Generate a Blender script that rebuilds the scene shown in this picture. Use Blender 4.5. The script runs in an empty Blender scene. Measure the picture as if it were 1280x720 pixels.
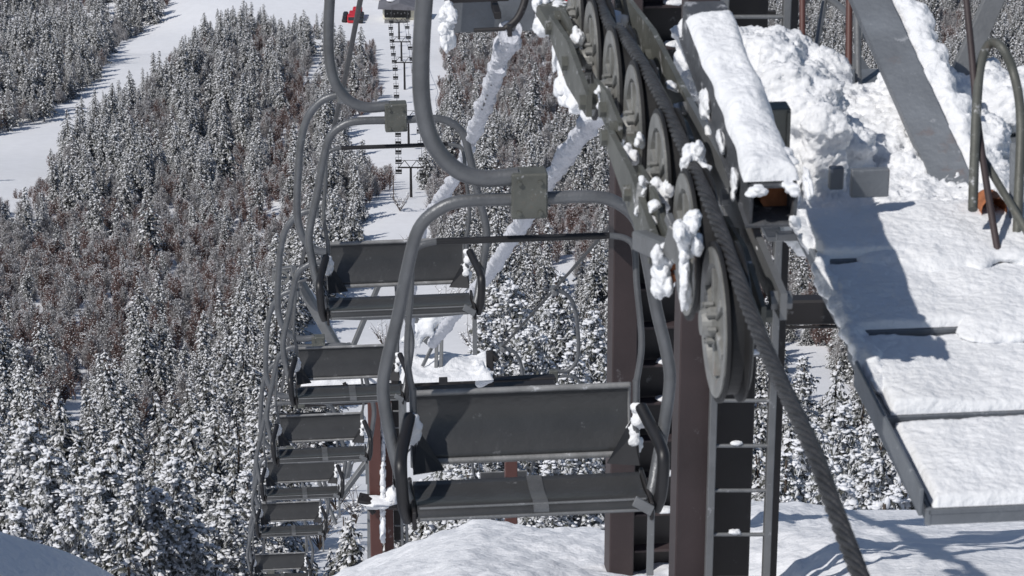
import bpy, math, random
from mathutils import Vector, Matrix, noise
import numpy as np
random.seed(7)
R = math.radians
# ------------------------------------------------------------------ camera, sky, sun
F_PX = 3600.0; PITCH = R(22.0)
CP, SP = math.cos(PITCH), math.sin(PITCH)
sc = bpy.context.scene
cam_d = bpy.data.cameras.new("camera"); cam = bpy.data.objects.new("camera", cam_d)
sc.collection.objects.link(cam); sc.camera = cam
cam.location = (0, 0, 0); cam.rotation_euler = (R(90) - PITCH, 0, 0)
cam_d.sensor_width = 36.0; cam_d.lens = F_PX / 1280 * 36.0
cam_d.clip_start = 0.1; cam_d.clip_end = 9000
cam_d.dof.use_dof = True; cam_d.dof.focus_distance = 60; cam_d.dof.aperture_fstop = 16
SUN_EL, SUN_AZ = R(48), R(-130)      # azimuth from +Y towards +X; from the left and behind the camera
sdir = Vector((math.sin(SUN_AZ) * math.cos(SUN_EL), math.cos(SUN_AZ) * math.cos(SUN_EL), math.sin(SUN_EL)))
w = bpy.data.worlds.new("World"); sc.world = w; w.use_nodes = True
nt = w.node_tree; bg = nt.nodes["Background"]
sky = nt.nodes.new("ShaderNodeTexSky"); sky.sky_type = 'NISHITA'; sky.sun_disc = False
sky.sun_elevation = SUN_EL; sky.sun_rotation = SUN_AZ; sky.altitude = 1500; sky.air_density = 1.0; sky.dust_density = 1.5; sky.ozone_density = 0.6
nt.links.new(sky.outputs[0], bg.inputs[0]); bg.inputs[1].default_value = 0.075
sd = bpy.data.lights.new("sun", 'SUN'); sd.energy = 3.4; sd.angle = R(0.53); sd.color = (1.0, 0.965, 0.92)
so = bpy.data.objects.new("sun", sd); sc.collection.objects.link(so)
so.rotation_euler = sdir.to_track_quat('Z', 'Y').to_euler()
sc.view_settings.view_transform = 'Standard'; sc.view_settings.look = 'None'
sc.view_settings.exposure = -0.08; sc.view_settings.gamma = 1.0; sc.view_settings.use_curve_mapping = False
sc.render.engine = 'CYCLES'
sc.cycles.max_bounces = 6; sc.cycles.diffuse_bounces = 3; sc.cycles.glossy_bounces = 2; sc.cycles.transparent_max_bounces = 4

# ------------------------------------------------------------------ coordinates
def P(x, y, c):
    """world point seen at picture position (x, y) (1280x720) at camera depth c"""
    a = (x - 640) / F_PX * c; b = (360 - y) / F_PX * c
    return Vector((a, c * CP + b * SP, -c * SP + b * CP))
def Pz(x, y, z):
    c = -z / (SP + (y - 360) / F_PX * CP)
    return P(x, y, c)
def proj(p):
    c = p[1] * CP - p[2] * SP
    up = p[1] * SP + p[2] * CP
    return 640 + p[0] / c * F_PX, 360 - up / c * F_PX, c
YAW = R(5.6)
U = Vector((-math.sin(YAW), math.cos(YAW), 0)); V = Vector((math.cos(YAW), math.sin(YAW), 0)); Z = Vector((0, 0, 1))
def line_c(x):
    return 1.449 / (0.106 + (x - 640) / F_PX)

# ------------------------------------------------------------------ materials
def mat(name, col, rough=0.6, metal=0.0, vary=0.15, nscale=6.0, bump=0.0, bscale=30.0, frost=0.0, fscale=8.0, rust=0.0, spec=0.5, obj_coord=True, fthr=0.62):
    m = bpy.data.materials.new(name); m.use_nodes = True
    t = m.node_tree; b = t.nodes["Principled BSDF"]
    b.inputs["Roughness"].default_value = rough; b.inputs["Metallic"].default_value = metal
    b.inputs["Specular IOR Level"].default_value = spec
    tc = t.nodes.new("ShaderNodeTexCoord"); co = tc.outputs["Object"]
    n = t.nodes.new("ShaderNodeTexNoise"); n.inputs["Scale"].default_value = nscale; n.inputs["Detail"].default_value = 6
    t.links.new(co, n.inputs["Vector"])
    r = t.nodes.new("ShaderNodeValToRGB")
    r.color_ramp.elements[0].position = 0.3; r.color_ramp.elements[1].position = 0.7
    r.color_ramp.elements[0].color = [max(0, c * (1 - vary)) for c in col] + [1]
    r.color_ramp.elements[1].color = [min(1, c * (1 + vary)) for c in col] + [1]
    t.links.new(n.outputs[0], r.inputs[0]); out = r.outputs[0]
    def layer(out, color, scale, thr, width, amt, up=False):
        nn = t.nodes.new("ShaderNodeTexNoise"); nn.inputs["Scale"].default_value = scale; nn.inputs["Detail"].default_value = 8; nn.inputs["Roughness"].default_value = 0.7
        t.links.new(co, nn.inputs["Vector"])
        rr = t.nodes.new("ShaderNodeValToRGB"); rr.color_ramp.elements[0].position = thr; rr.color_ramp.elements[1].position = thr + width
        t.links.new(nn.outputs[0], rr.inputs[0])
        mm = t.nodes.new("ShaderNodeMath"); mm.operation = 'MULTIPLY'; mm.inputs[1].default_value = amt
        t.links.new(rr.outputs[0], mm.inputs[0])
        mx = t.nodes.new("ShaderNodeMix"); mx.data_type = 'RGBA'
        t.links.new(mm.outputs[0], mx.inputs[0]); t.links.new(out, mx.inputs[6]); mx.inputs[7].default_value = (*color, 1)
        return mx.outputs[2]
    if rust: out = layer(out, (0.22, 0.09, 0.04), 5.0, 0.6, 0.1, rust)
    if frost: out = layer(out, (0.8, 0.81, 0.84), fscale, fthr, 0.06, frost)
    t.links.new(out, b.inputs["Base Color"])
    if bump:
        bn = t.nodes.new("ShaderNodeTexNoise"); bn.inputs["Scale"].default_value = bscale; bn.inputs["Detail"].default_value = 6
        t.links.new(co, bn.inputs["Vector"])
        bp = t.nodes.new("ShaderNodeBump"); bp.inputs["Strength"].default_value = bump; bp.inputs["Distance"].default_value = 0.02
        t.links.new(bn.outputs[0], bp.inputs["Height"]); t.links.new(bp.outputs[0], b.inputs["Normal"])
    return m
M = {}
M['snow'] = mat('snow', (0.84, 0.85, 0.87), 0.8, vary=0.04, nscale=3, bump=0.6, bscale=36, spec=0.25)
M['rime'] = mat('rime', (0.68, 0.69, 0.74), 0.85, vary=0.05, nscale=9, bump=0.9, bscale=38, spec=0.2)
M['tree_snow'] = mat('tree_snow', (0.77, 0.775, 0.795), 0.8, vary=0.08, nscale=1.2, spec=0.2)
M['needles'] = mat('needles', (0.060, 0.062, 0.054), 0.9, vary=0.4, nscale=1.0, spec=0.2, frost=0.5, fscale=2.6, fthr=0.48)
M['frost_twigs'] = mat('frost_twigs', (0.40, 0.385, 0.385), 0.9, vary=0.35, nscale=1.5, spec=0.1)
M['rimed_needles'] = mat('rimed_needles', (0.085, 0.088, 0.08), 0.9, vary=0.4, nscale=1.5, spec=0.2, frost=0.7, fscale=4, fthr=0.47)
M['fresh_snow'] = mat('fresh_snow', (0.80, 0.81, 0.84), 0.8, vary=0.05, nscale=2, spec=0.2, bump=.5, bscale=12)
M['bark'] = mat('bark', (0.10, 0.075, 0.06), 0.9, vary=0.3, nscale=4)
M['twigs'] = mat('twigs', (0.235, 0.165, 0.152), 0.9, vary=0.3, nscale=0.7, spec=0.2)
M['tube'] = mat('tube', (0.145, 0.15, 0.158), 0.42, 0.35, vary=0.18, nscale=7, bump=0.15, bscale=60, frost=0.18, fscale=14, fthr=0.66)
M['galv'] = mat('galv', (0.20, 0.205, 0.21), 0.5, 0.45, vary=0.15, nscale=5, bump=0.15, bscale=40, frost=0.3, fscale=12, rust=0.25)
M['beam_steel'] = mat('beam_steel', (0.085, 0.09, 0.10), 0.6, 0.2, vary=0.3, nscale=6, bump=0.3, bscale=40, frost=0.5, fscale=14, fthr=.58, rust=0.4)
M['galv_blue'] = mat('galv_blue', (0.18, 0.195, 0.215), 0.55, 0.3, vary=0.22, nscale=4, bump=0.2, bscale=40, frost=0.3, fscale=13, rust=0.3)
M['olive'] = mat('olive', (0.115, 0.118, 0.105), 0.55, 0.2, vary=0.2, nscale=6, bump=0.2, bscale=30, frost=0.5, fscale=16, fthr=0.6, rust=0.25)
M['sheave'] = mat('sheave', (0.23, 0.23, 0.22), 0.5, 0.25, vary=0.3, nscale=9, bump=0.2, rust=0.35, frost=0.35, fscale=18)
M['seat'] = mat('seat', (0.052, 0.053, 0.055), 0.34, 0.0, vary=0.2, nscale=2.5, bump=0.15, bscale=25, frost=0.12, fscale=14, fthr=0.64)
M['seat_edge'] = mat('seat_edge', (0.26, 0.26, 0.26), 0.5, 0.2, vary=0.2, nscale=12, bump=0.2, frost=0.5, fscale=12, fthr=0.6)
M['black'] = mat('black', (0.016, 0.016, 0.018), 0.45, 0.0, vary=0.3, nscale=8)
M['rubber'] = mat('rubber', (0.012, 0.012, 0.013), 0.65, 0.0, vary=0.3, nscale=10)
M['rope'] = mat('rope', (0.055, 0.055, 0.058), 0.5, 0.4, vary=0.3, nscale=20, bump=0.3, bscale=60)
M['brown'] = mat('brown', (0.050, 0.036, 0.037), 0.6, 0.0, vary=0.28, nscale=2, bump=0.1, frost=0.12, fscale=6, fthr=0.66)
M['redbrown'] = mat('redbrown', (0.10, 0.04, 0.033), 0.55, 0.0, vary=0.15, nscale=2, frost=0.3, fscale=3, fthr=0.62)
M['dark_steel'] = mat('dark_steel', (0.022, 0.020, 0.021), 0.55, 0.1, vary=0.25, nscale=3, frost=0.1)
M['rust'] = mat('rust', (0.33, 0.12, 0.05), 0.85, vary=0.4, nscale=18, bump=0.4)
M['red'] = mat('red', (0.55, 0.02, 0.035), 0.5, vary=0.1)
M['cream'] = mat('cream', (0.70, 0.67, 0.55), 0.8, vary=0.06, nscale=0.6)
M['roof'] = mat('roof', (0.16, 0.16, 0.18), 0.7, vary=0.15, nscale=0.5)
M['glass'] = mat('glass', (0.03, 0.035, 0.04), 0.1, vary=0.1)

# ------------------------------------------------------------------ mesh builder
class MB:
    def __init__(s): s.v = []; s.f = []; s.m = []; s.sm = []
    def add(s, vs, fs, mi=0, smooth=False):
        o = len(s.v); s.v += [tuple(p) for p in vs]
        for f in fs: s.f.append(tuple(i + o for i in f)); s.m.append(mi); s.sm.append(smooth)
        return s
    def box(s, o, a, b, c, mi=0, bev=0.0):
        """box centred at o with full-length edge vectors a, b, c; edges chamfered by bev"""
        o = Vector(o); a = Vector(a); b = Vector(b); c = Vector(c)
        if a.cross(b).dot(c) < 0: a = -a
        la, lb, lc = a.length, b.length, c.length
        if bev <= 0 or min(la, lb, lc) < bev * 2.4: bev = min(la, lb, lc) * 0.12
        an, bn, cn = a / la, b / lb, c / lc
        vs = []; idx = {}
        for sx in (-1, 1):
            for sy in (-1, 1):
                for sz in (-1, 1):
                    for k in range(3):
                        d = [la / 2, lb / 2, lc / 2]
                        for j in range(3):
                            if j != k: d[j] -= bev
                        idx[(sx, sy, sz, k)] = len(vs)
                        vs.append(o + an * sx * d[0] + bn * sy * d[1] + cn * sz * d[2])
        fs = []
        S = (-1, 1)
        for sg in S:
            q = [idx[(sg, y, z, 0)] for y, z in ((-1, -1), (1, -1), (1, 1), (-1, 1))]; fs.append(q if sg > 0 else q[::-1])
            q = [idx[(x, sg, z, 1)] for z, x in ((-1, -1), (1, -1), (1, 1), (-1, 1))]; fs.append(q if sg > 0 else q[::-1])
            q = [idx[(x, y, sg, 2)] for x, y in ((-1, -1), (1, -1), (1, 1), (-1, 1))]; fs.append(q if sg > 0 else q[::-1])
        for s1 in S:
            for s2 in S:
                for (e, k1, k2) in ((0, 1, 2), (1, 2, 0), (2, 0, 1)):
                    def key(ev, k):
                        t = [0, 0, 0]; t[e] = ev; t[k1] = s1; t[k2] = s2
                        return idx[(t[0], t[1], t[2], k)]
                    q = [key(-1, k1), key(1, k1), key(1, k2), key(-1, k2)]
                    fs.append(q)
        for sx in S:
            for sy in S:
                for sz in S:
                    fs.append([idx[(sx, sy, sz, k)] for k in range(3)])
        return s.add(vs, s._fix(vs, fs, o), mi)
    @staticmethod
    def _fix(vs, fs, o):
        out = []
        for f in fs:
            p = [vs[i] for i in f]; n = (p[1] - p[0]).cross(p[2] - p[0])
            ce = sum(p, Vector()) / len(p)
            out.append(f if n.dot(ce - o) >= 0 else f[::-1])
        return out
    def bar(s, p, q, w, h, up=Z, mi=0, bev=0.0):
        p = Vector(p); q = Vector(q); d = q - p; dn = d.normalized()
        side = dn.cross(Vector(up))
        if side.length < 1e-4: side = dn.cross(Vector((1, 0, 0)))
        side.normalize(); u2 = side.cross(dn).normalized()
        return s.box((p + q) / 2, d, side * w, u2 * h, mi, bev)
    def tube(s, pts, r, n=10, mi=0, smooth=True, caps=True, flat=None):
        pts = [Vector(p) for p in pts]; k = len(pts)
        if not isinstance(r, (list, tuple)): r = [r] * k
        rings = []; up = None
        for i in range(k):
            d = (pts[min(i + 1, k - 1)] - pts[max(i - 1, 0)]).normalized()
            if up is None:
                up = Vector((0, 0, 1)) if abs(d.z) < 0.9 else Vector((0, 1, 0))
            a = (up - d * up.dot(d)).normalized(); b = d.cross(a); up = a
            rings.append([pts[i] + (a * math.cos(t) + b * math.sin(t)) * r[i] for t in [2 * math.pi * j / n for j in range(n)]])
        vs = [p for ring in rings for p in ring]; fs = []
        for i in range(k - 1):
            for j in range(n):
                j2 = (j + 1) % n
                fs.append((i * n + j, i * n + j2, (i + 1) * n + j2, (i + 1) * n + j))
        s.add(vs, fs, mi, smooth)
        if caps:
            s.add(rings[0], [tuple(range(n))[::-1]], mi); s.add(rings[-1], [tuple(range(n))], mi)
        return s
    def blob(s, c, rad, seed=0, mi=0, amp=0.35, freq=1.6, n=10, m=14, flat_bottom=0.0, spike=0.0):
        c = Vector(c); rx, ry, rz = rad if isinstance(rad, (tuple, list)) else (rad,) * 3
        vs = []
        for i in range(n + 1):
            th = math.pi * i / n
            for j in range(m):
                ph = 2 * math.pi * j / m
                d = Vector((math.sin(th) * math.cos(ph), math.sin(th) * math.sin(ph), math.cos(th)))
                k = 1 + amp * noise.noise(d * freq + Vector((seed * 3.7, seed * 1.3, 5.1))) + amp * 0.5 * noise.noise(d * freq * 2.7 + Vector((seed, 9, 1)))
                if d.z < 0 and flat_bottom: k *= 1
                p = Vector((d.x * rx * k, d.y * ry * k, d.z * rz * k * (1 - flat_bottom if d.z < 0 else 1)))
                vs.append(c + p)
        fs = []
        for i in range(n):
            for j in range(m):
                j2 = (j + 1) % m
                fs.append((i * m + j, (i + 1) * m + j, (i + 1) * m + j2, i * m + j2))
        return s.add(vs, fs, mi, True)
    def disc(s, c, axis, prof, n=40, mi=0):
        """lathe: prof = list of (radius, offset along axis)"""
        c = Vector(c); ax = Vector(axis).normalized()
        a = ax.orthogonal().normalized(); b = ax.cross(a); vs = []
        for (r_, o) in prof:
            for j in range(n):
                t = 2 * math.pi * j / n
                vs.append(c + ax * o + (a * math.cos(t) + b * math.sin(t)) * r_)
        fs = []
        for i in range(len(prof) - 1):
            for j in range(n):
                j2 = (j + 1) % n
                fs.append((i * n + j, i * n + j2, (i + 1) * n + j2, (i + 1) * n + j))
        return s.add(vs, fs, mi, False)
    def build(s, name, m, parent=None, col=None):
        me = bpy.data.meshes.new(name); me.from_pydata(s.v, [], s.f)
        for x in (m if isinstance(m, (list, tuple)) else [m]): me.materials.append(x)
        me.polygons.foreach_set('material_index', s.m); me.polygons.foreach_set('use_smooth', s.sm)
        me.update()
        o = bpy.data.objects.new(name, me)
        (col or sc.collection).objects.link(o)
        if parent: o.parent = parent
        return o
def tag(o, label=None, cat=None, group=None, kind=None):
    if label: o['label'] = label
    if cat: o['category'] = cat
    if group: o['group'] = group
    if kind: o['kind'] = kind
    return o
def empty(name, loc, label, cat, group=None, rz=0.0):
    o = bpy.data.objects.new(name, None); sc.collection.objects.link(o)
    o.location = loc; o.rotation_euler = (0, 0, rz); o.empty_display_size = 0.2
    bpy.context.view_layer.update() if False else None
    return tag(o, label, cat, group)
def local(mb, root):
    """shift world-space vertices into the root's frame (root unrotated)"""
    l = root.location; mb.v = [(p[0] - l.x, p[1] - l.y, p[2] - l.z) for p in mb.v]; return mb
def spline(pts, n=8):
    pts = [Vector(p) for p in pts]; out = []
    for i in range(len(pts) - 1):
        p0 = pts[max(i - 1, 0)]; p1 = pts[i]; p2 = pts[i + 1]; p3 = pts[min(i + 2, len(pts) - 1)]
        for k in range(n):
            t = k / n
            out.append(0.5 * ((2 * p1) + (-p0 + p2) * t + (2 * p0 - 5 * p1 + 4 * p2 - p3) * t * t + (-p0 + 3 * p1 - 3 * p2 + p3) * t ** 3))
    out.append(pts[-1]); return out

def soften(o, vox, it=6, strength=0.0, size=.05):
    md = o.modifiers.new('remesh', 'REMESH'); md.mode = 'VOXEL'; md.voxel_size = vox; md.use_smooth_shade = True
    if strength:
        tx = bpy.data.textures.get('snow_grain') or bpy.data.textures.new('snow_grain', 'CLOUDS'); tx.noise_scale = size; tx.noise_depth = 3
        dm = o.modifiers.new('grain', 'DISPLACE'); dm.texture = tx; dm.strength = strength; dm.mid_level = .5; dm.texture_coords = 'LOCAL'
    sm = o.modifiers.new('smooth', 'SMOOTH'); sm.iterations = it; sm.factor = .5
    return o
# ------------------------------------------------------------------ terrain
PROF = [(-400, -40), (-60, -8.5), (-10, -7.2), (6, -7.2), (10, -7.3), (13, -7.7), (15.3, -8.2), (17.9, -9.22), (21, -10.55), (23, -11.8), (26, -14.0), (40, -23.5), (55, -33.5), (90, -53.5), (130, -74), (200, -106), (300, -147), (390, -174), (480, -195), (700, -239), (950, -279), (1300, -312), (2000, -330), (4000, -300)]
PY = [a for a, b in PROF]; PZ = [b for a, b in PROF]
def ground(x, y):
    z = float(np.interp(y, PY, PZ))
    if y > 60:
        k = min(1, (y - 60) / 250)
        z += k * (9 * noise.noise(Vector((x / 95, y / 110, 3.3))) + 2.5 * noise.noise(Vector((x / 30, y / 34, 8.3))))
    if 8 < y < 60:
        left = max(0.0, -x - 0.30)
        z -= min(4.0, left * 0.36 + left * left * 0.03) * min(1, (y - 8) / 6)
        right = max(0, x - 1.2); z += (min(.14, right * .2) + .05 * math.sin(right * 2.2)) * (1 if y < 24 else 0)
        z -= .55 * math.exp(-((x - 1.2) / .75) ** 2 - ((y - 16.0) / 1.0) ** 2) + .12 * math.exp(-((x - .85) / .5) ** 2 - ((y - 18.2) / .6) ** 2)
    if -5 < y < 30:
        z += 0.10 * noise.noise(Vector((x / 1.7, y / 1.9, 1.0))) + 0.035 * noise.noise(Vector((x / 0.45, y / 0.5, 2.0))) + 0.034 * noise.noise(Vector((x / 0.17, y / 0.20, 7.0))) + 0.02 * noise.noise(Vector((x / 0.09, y / 0.11, 4.0)))
        # wind-packed mound at lower left, and an unseen bank added to shade it
        k = math.exp(-(((x + 3.0) / 1.42) ** 4)) * math.exp(-(((y - 13.0) / 1.7) ** 4)); z = z * (1 - k) + (-7.02 - .05 * (x + 2.5) + .05 * noise.noise(Vector((x, y, 0)))) * k
        z += 6.4 * math.exp(-(((x + 5.2) / 1.5) ** 2)) * math.exp(-(((y - 11.2) / 2.4) ** 2))
    return z
def axis(brk):
    out = []
    for a, b, st in brk:
        k = max(1, int(round((b - a) / st))); out += [a + (b - a) * i / k for i in range(k)]
    out.append(brk[-1][1]); return out
ys = axis([(-400, -10, 30), (-10, 8, 1.0), (8, 12, .25), (12, 25, 0.06), (25, 60, 1.5), (60, 200, 5), (200, 1300, 9), (1300, 4000, 150)])
def terrain():
    mb = MB(); vs = []
    us = axis([(-1.0, -0.35, 0.05), (-0.35, 0.35, 0.0045), (0.35, 1.0, 0.05)])
    for y in ys:
        W = max(9.0, abs(y) * 0.62)
        if y < 24: W = 12 + max(0, -y)
        elif y < 60: W = 12 + (y - 24) * 0.7
        for u in us:
            x = W * (u * (0.65 if abs(u) < .35 else 1) if abs(u) < .35 else math.copysign(.2275 + (abs(u) - .35) * (1 - .2275) / .65 * (1 if y < 40 else 1.9), u))
            vs.append((x, y, ground(x, y)))
    n = len(us); fs = []
    for i in range(len(ys) - 1):
        for j in range(n - 1):
            fs.append((i * n + j, i * n + j + 1, (i + 1) * n + j + 1, (i + 1) * n + j))
    mb.add(vs, fs, 0, True)
    return mb
snow_g = mat('snow_ground', (0.84, 0.85, 0.88), 0.8, vary=0.03, nscale=0.4, bump=1.0, bscale=16, spec=0.2)
gr = terrain().build('snow_ground', snow_g); tag(gr, kind='structure')

# ------------------------------------------------------------------ trees
def conifer(h, rad, seed, detail=1, trunk=True, crown=True):
    rnd = random.Random(seed); mb = MB()
    if trunk:
        mb.tube([(0, 0, -1.5), (0, 0, h * .5), (0.03 * h * rnd.uniform(-1, 1), 0, h * .97)], [h * .017, h * .011, h * .003], 6, 0, True, False)
    if not crown: return mb
    k = int(h * (1.9 if detail == 1 else 3.0))
    for i in range(k):
        f = (i + 0.5) / k
        z = h * (0.06 + 0.92 * f)
        rr = rad * (1 - f) ** (0.55 + .4 * ((seed * 37) % 10) / 10) * (1 + .28 * math.sin(f * 9 + seed)) + 0.12
        nb = max(3, int((4.0 if detail == 1 else 5.5) + 4.5 * (1 - f)))
        off = rnd.random() * 6.28
        for j in range(nb):
            a = off + 6.283 * j / nb + rnd.uniform(-.35, .35)
            L = rr * rnd.uniform(0.5, 1.3)
            d = Vector((math.cos(a), math.sin(a), 0)); sd_ = Vector((-d.y, d.x, 0))
            droop = rnd.uniform(0.28, 0.75) * L
            zz = z + rnd.uniform(-.2, .2)
            tip = d * L + Vector((0, 0, zz - droop)); mid = d * L * .55 + Vector((0, 0, zz - droop * .35)); root = Vector((0, 0, zz))
            wd = 0.30 * L + .10
            # dark needle sprays: hanging toothed fronds
            nt_ = 3 if detail == 1 else 6
            for q in range(nt_):
                t0 = (q + .15) / nt_; t1 = (q + 1.1) / nt_
                b0 = root.lerp(mid, min(1, t0 * 2)) if t0 < .5 else mid.lerp(tip, (t0 - .5) * 2)
                b1 = root.lerp(mid, min(1, t1 * 2)) if t1 < .5 else mid.lerp(tip, min(1, (t1 - .5) * 2))
                for sg in (-1, 1):
                    e = b1 + sd_ * sg * wd * rnd.uniform(.6, 1.1) * (1.1 - .6 * t1) + Vector((0, 0, -rnd.uniform(.08, .34)))
                    mb.add([b0, b1 + d * .05, e], [(0, 1, 2)], 1)
            e = tip + d * .12 + Vector((0, 0, -.15)); mb.add([mid - sd_ * .07, mid + sd_ * .07, e], [(0, 1, 2)], 1)
            # snow pads lying on the frond
            for q in range((2 if detail == 1 else 6)):
                if rnd.random() < 0.15: continue
                t = rnd.uniform(.35, .95); b = root.lerp(mid, t * 2) if t < .5 else mid.lerp(tip, (t - .5) * 2)
                b = b + sd_ * rnd.uniform(-.75, .75) * wd + Vector((0, 0, .05))
                s1 = rnd.uniform(.13, .30) * (0.62 + .14 * L); s2 = s1 * rnd.uniform(.45, .9); th = s1 * rnd.uniform(.3, .6)
                if detail == 1: s1 *= 1.15; s2 *= 1.15
                if detail > 1:
                    mb.blob(b, (s1 * .6, s2 * .75, th * .55), rnd.random() * 50, 2, .8, 1.7, 5, 7)
                else:
                    sl = -droop / L
                    ring = []
                    for m_ in range(5):
                        an = 6.283 * m_ / 5 + rnd.uniform(-.3, .3)
                        ring.append(b + d * s1 * math.cos(an) + sd_ * s2 * math.sin(an) + Vector((0, 0, s1 * math.cos(an) * sl * .8 - th * .3)))
                    top = b + Vector((0, 0, th)) + d * rnd.uniform(-.1, .1) * s1
                    mb.add(ring + [top], [(m_, (m_ + 1) % 5, 5) for m_ in range(5)], 2)
    mb.blob((0, 0, h * .97), (.07, .07, .16), seed, 2, .3, 1.5, 4, 6)
    return mb
def bare_tree(h, seed, n=90):
    rnd = random.Random(seed); mb = MB()
    for s_ in range(rnd.choice((2, 3))):
        lean = Vector((rnd.uniform(-.12, .12), rnd.uniform(-.12, .12), 1)) * h
        base = Vector((rnd.uniform(-.5, .5), rnd.uniform(-.5, .5), -.6)); hh = rnd.uniform(.75, 1.05)
        top = base + lean * hh
        mb.tube([base, base.lerp(top, .5) + Vector((rnd.uniform(-.2, .2), 0, 0)), top], [h * .011, h * .007, .012], 5, 0, True, False)
        for i in range(n):
            f = rnd.uniform(.15, .98); b = base.lerp(top, f)
            a = rnd.uniform(0, 6.283); L = h * .34 * (1.15 - f) * rnd.uniform(.5, 1.2) + .2
            e = b + Vector((math.cos(a) * L * .55, math.sin(a) * L * .55, L * .85))
            side = Vector((-math.sin(a), math.cos(a), 0)) * .05
            mb.add([b - side, b + side, e], [(0, 1, 2)], 0)
            for q in range(3):
                t = rnd.uniform(.25, .95); c = b.lerp(e, t); a2 = a + rnd.uniform(-1.3, 1.3); l2 = L * rnd.uniform(.25, .5)
                e2 = c + Vector((math.cos(a2) * l2 * .7, math.sin(a2) * l2 * .7, l2 * .7))
                up = Vector((0, 0, .045)); mb.add([c - up, c + up, e2], [(0, 1, 2)], 0)
                if rnd.random() < .10:
                    mb.blob(e2, (.10, .08, .05), rnd.random() * 30, 1, .4, 1.5, 3, 5)
    return mb
TM = [M['bark'], M['needles'], M['tree_snow']]
lib = bpy.data.collections.new('tree_library')     # never linked to the scene
VAR = []
for i in range(7):
    h = [10.5, 12.5, 9.2, 13.5, 11.4, 7.6, 12.0][i]; rd = [2.6, 2.7, 2.5, 2.8, 2.9, 2.1, 2.2][i]
    o = conifer(h, rd, 100 + i).build('a_fir_%d' % i, TM, col=lib); VAR.append((o, h))
FV = []
for i in range(4):
    FV.append(bare_tree([6.5, 8.0, 5.5, 7.2][i], 80 + i, 130).build('c_frosted_%d' % i, [M['frost_twigs'], M['tree_snow']], col=lib))
BV = []
for i in range(4):
    h = [5.0, 6.2, 4.2, 5.6][i]
    o = bare_tree(h, 50 + i).build('b_birch_%d' % i, [M['twigs'], M['tree_snow']], col=lib); BV.append((o, h))
NEAR = []
for i in range(4):
    h = [11.5, 12.5, 9.5, 11.8][i]; rd = [2.7, 2.9, 2.5, 2.4][i]
    NM = [M['bark'], M['rimed_needles'], M['fresh_snow']]
    tk = conifer(h, rd, 300 + i, 2, True, False).build('trunk', NM, col=lib)
    cr = conifer(h, rd, 300 + i, 2, False, True).build('crown', NM, col=lib)
    NEAR.append((tk, cr, h))

def inpoly(x, y, poly):
    c = False; j = len(poly) - 1
    for i in range(len(poly)):
        xi, yi = poly[i]; xj, yj = poly[j]
        if (yi > y) != (yj > y) and x < (xj - xi) * (y - yi) / (yj - yi) + xi: c = not c
        j = i
    return c
OPEN = [
    [(-60, 232), (-60, 174), (0, 167), (60, 146), (120, 100), (142, 64), (180, 40), (215, 8), (245, -25), (700, -25), (700, 2), (560, 8), (470, 32), (430, 30), (400, 22), (352, 30), (330, 16), (290, 14), (262, 34), (215, 60), (170, 104), (122, 126), (80, 162), (60, 220), (0, 232)],
    [(468, 25), (556, 20), (552, 120), (548, 150), (530, 205), (540, 300), (560, 345), (440, 345), (452, 262), (500, 225), (470, 190), (430, 180), (436, 150), (472, 140), (470, 60)],
    [(400, 380), (470, 345), (585, 345), (600, 372), (590, 392), (610, 430), (612, 500), (560, 600), (455, 720), (350, 720), (365, 600), (460, 520), (380, 480), (372, 440)],
    [(418, -10), (480, -10), (476, 46), (425, 44)], [(385, 50), (410, 48), (410, 92), (388, 92)], [(72, 485), (108, 478), (104, 545), (78, 550)], [(210, 530), (235, 520), (232, 545), (205, 548)],
    [(972, 440), (1030, 432), (1050, 500), (1010, 540), (985, 560)], [(1020, 470), (1070, 470), (1060, 520), (1030, 520)], [(130, 10), (150, 5), (140, 35)],
    [(690, 330), (725, 340), (700, 420), (680, 400)],
]
BROWN = [(130, 460, 30, 16), (220, 420, 26, 14), (30, 420, 30, 20), (310, 330, 26, 18), (350, 230, 16, 20), (150, 330, 40, 20), (90, 290, 26, 14), (230, 250, 22, 12), (370, 110, 14, 24), (560, 60, 16, 26), (650, 300, 24, 16), (185, 590, 16, 16), (690, 130, 30, 14), (1190, 40, 20, 16), (725, 290, 26, 22), (20, 245, 45, 18), (60, 345, 95, 32), (120, 395, 60, 40), (200, 315, 70, 22), (255, 365, 50, 30), (252, 400, 30, 26), (200, 155, 22, 18), (290, 210, 24, 18), (300, 260, 30, 16), (452, 105, 26, 48), (465, 75, 14, 30), (480, 215, 22, 32), (480, 130, 30, 22), (600, 110, 62, 26), (700, 62, 70, 22), (680, 85, 60, 22), (740, 258, 40, 20), (700, 290, 34, 16), (985, 365, 45, 32), (1010, 345, 30, 20), (60, 510, 16, 18), (195, 540, 22, 24), (360, 165, 26, 20), (560, 250, 26, 26), (640, 210, 22, 14), (170, 275, 60, 16), (345, 275, 32, 20), (100, 440, 22, 14), (640, 30, 60, 20), (330, 60, 14, 14)]
def kind_at(px, py, hpx, rnd):
    for p in OPEN:
        if inpoly(px, py, p) or inpoly(px, py - hpx * .75, p) or inpoly(px, py - hpx * .35, p): return None
    for (cx, cy, rx, ry) in BROWN:
        e = rnd.uniform(.75, 1.35)
        d = ((px - cx) / rx) ** 2 + ((py - hpx * .12 - cy) / ry) ** 2
        if d < e * 1.25: return 'b' if rnd.random() < .92 else 'a'
        for f in (.35, .7):
            if ((px - cx) / rx) ** 2 + ((py - hpx * f - cy) / ry) ** 2 < e and rnd.random() < .8: return 'b' if rnd.random() < .5 else None
    return 'a' if rnd.random() < .90 else 'b'
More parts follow.
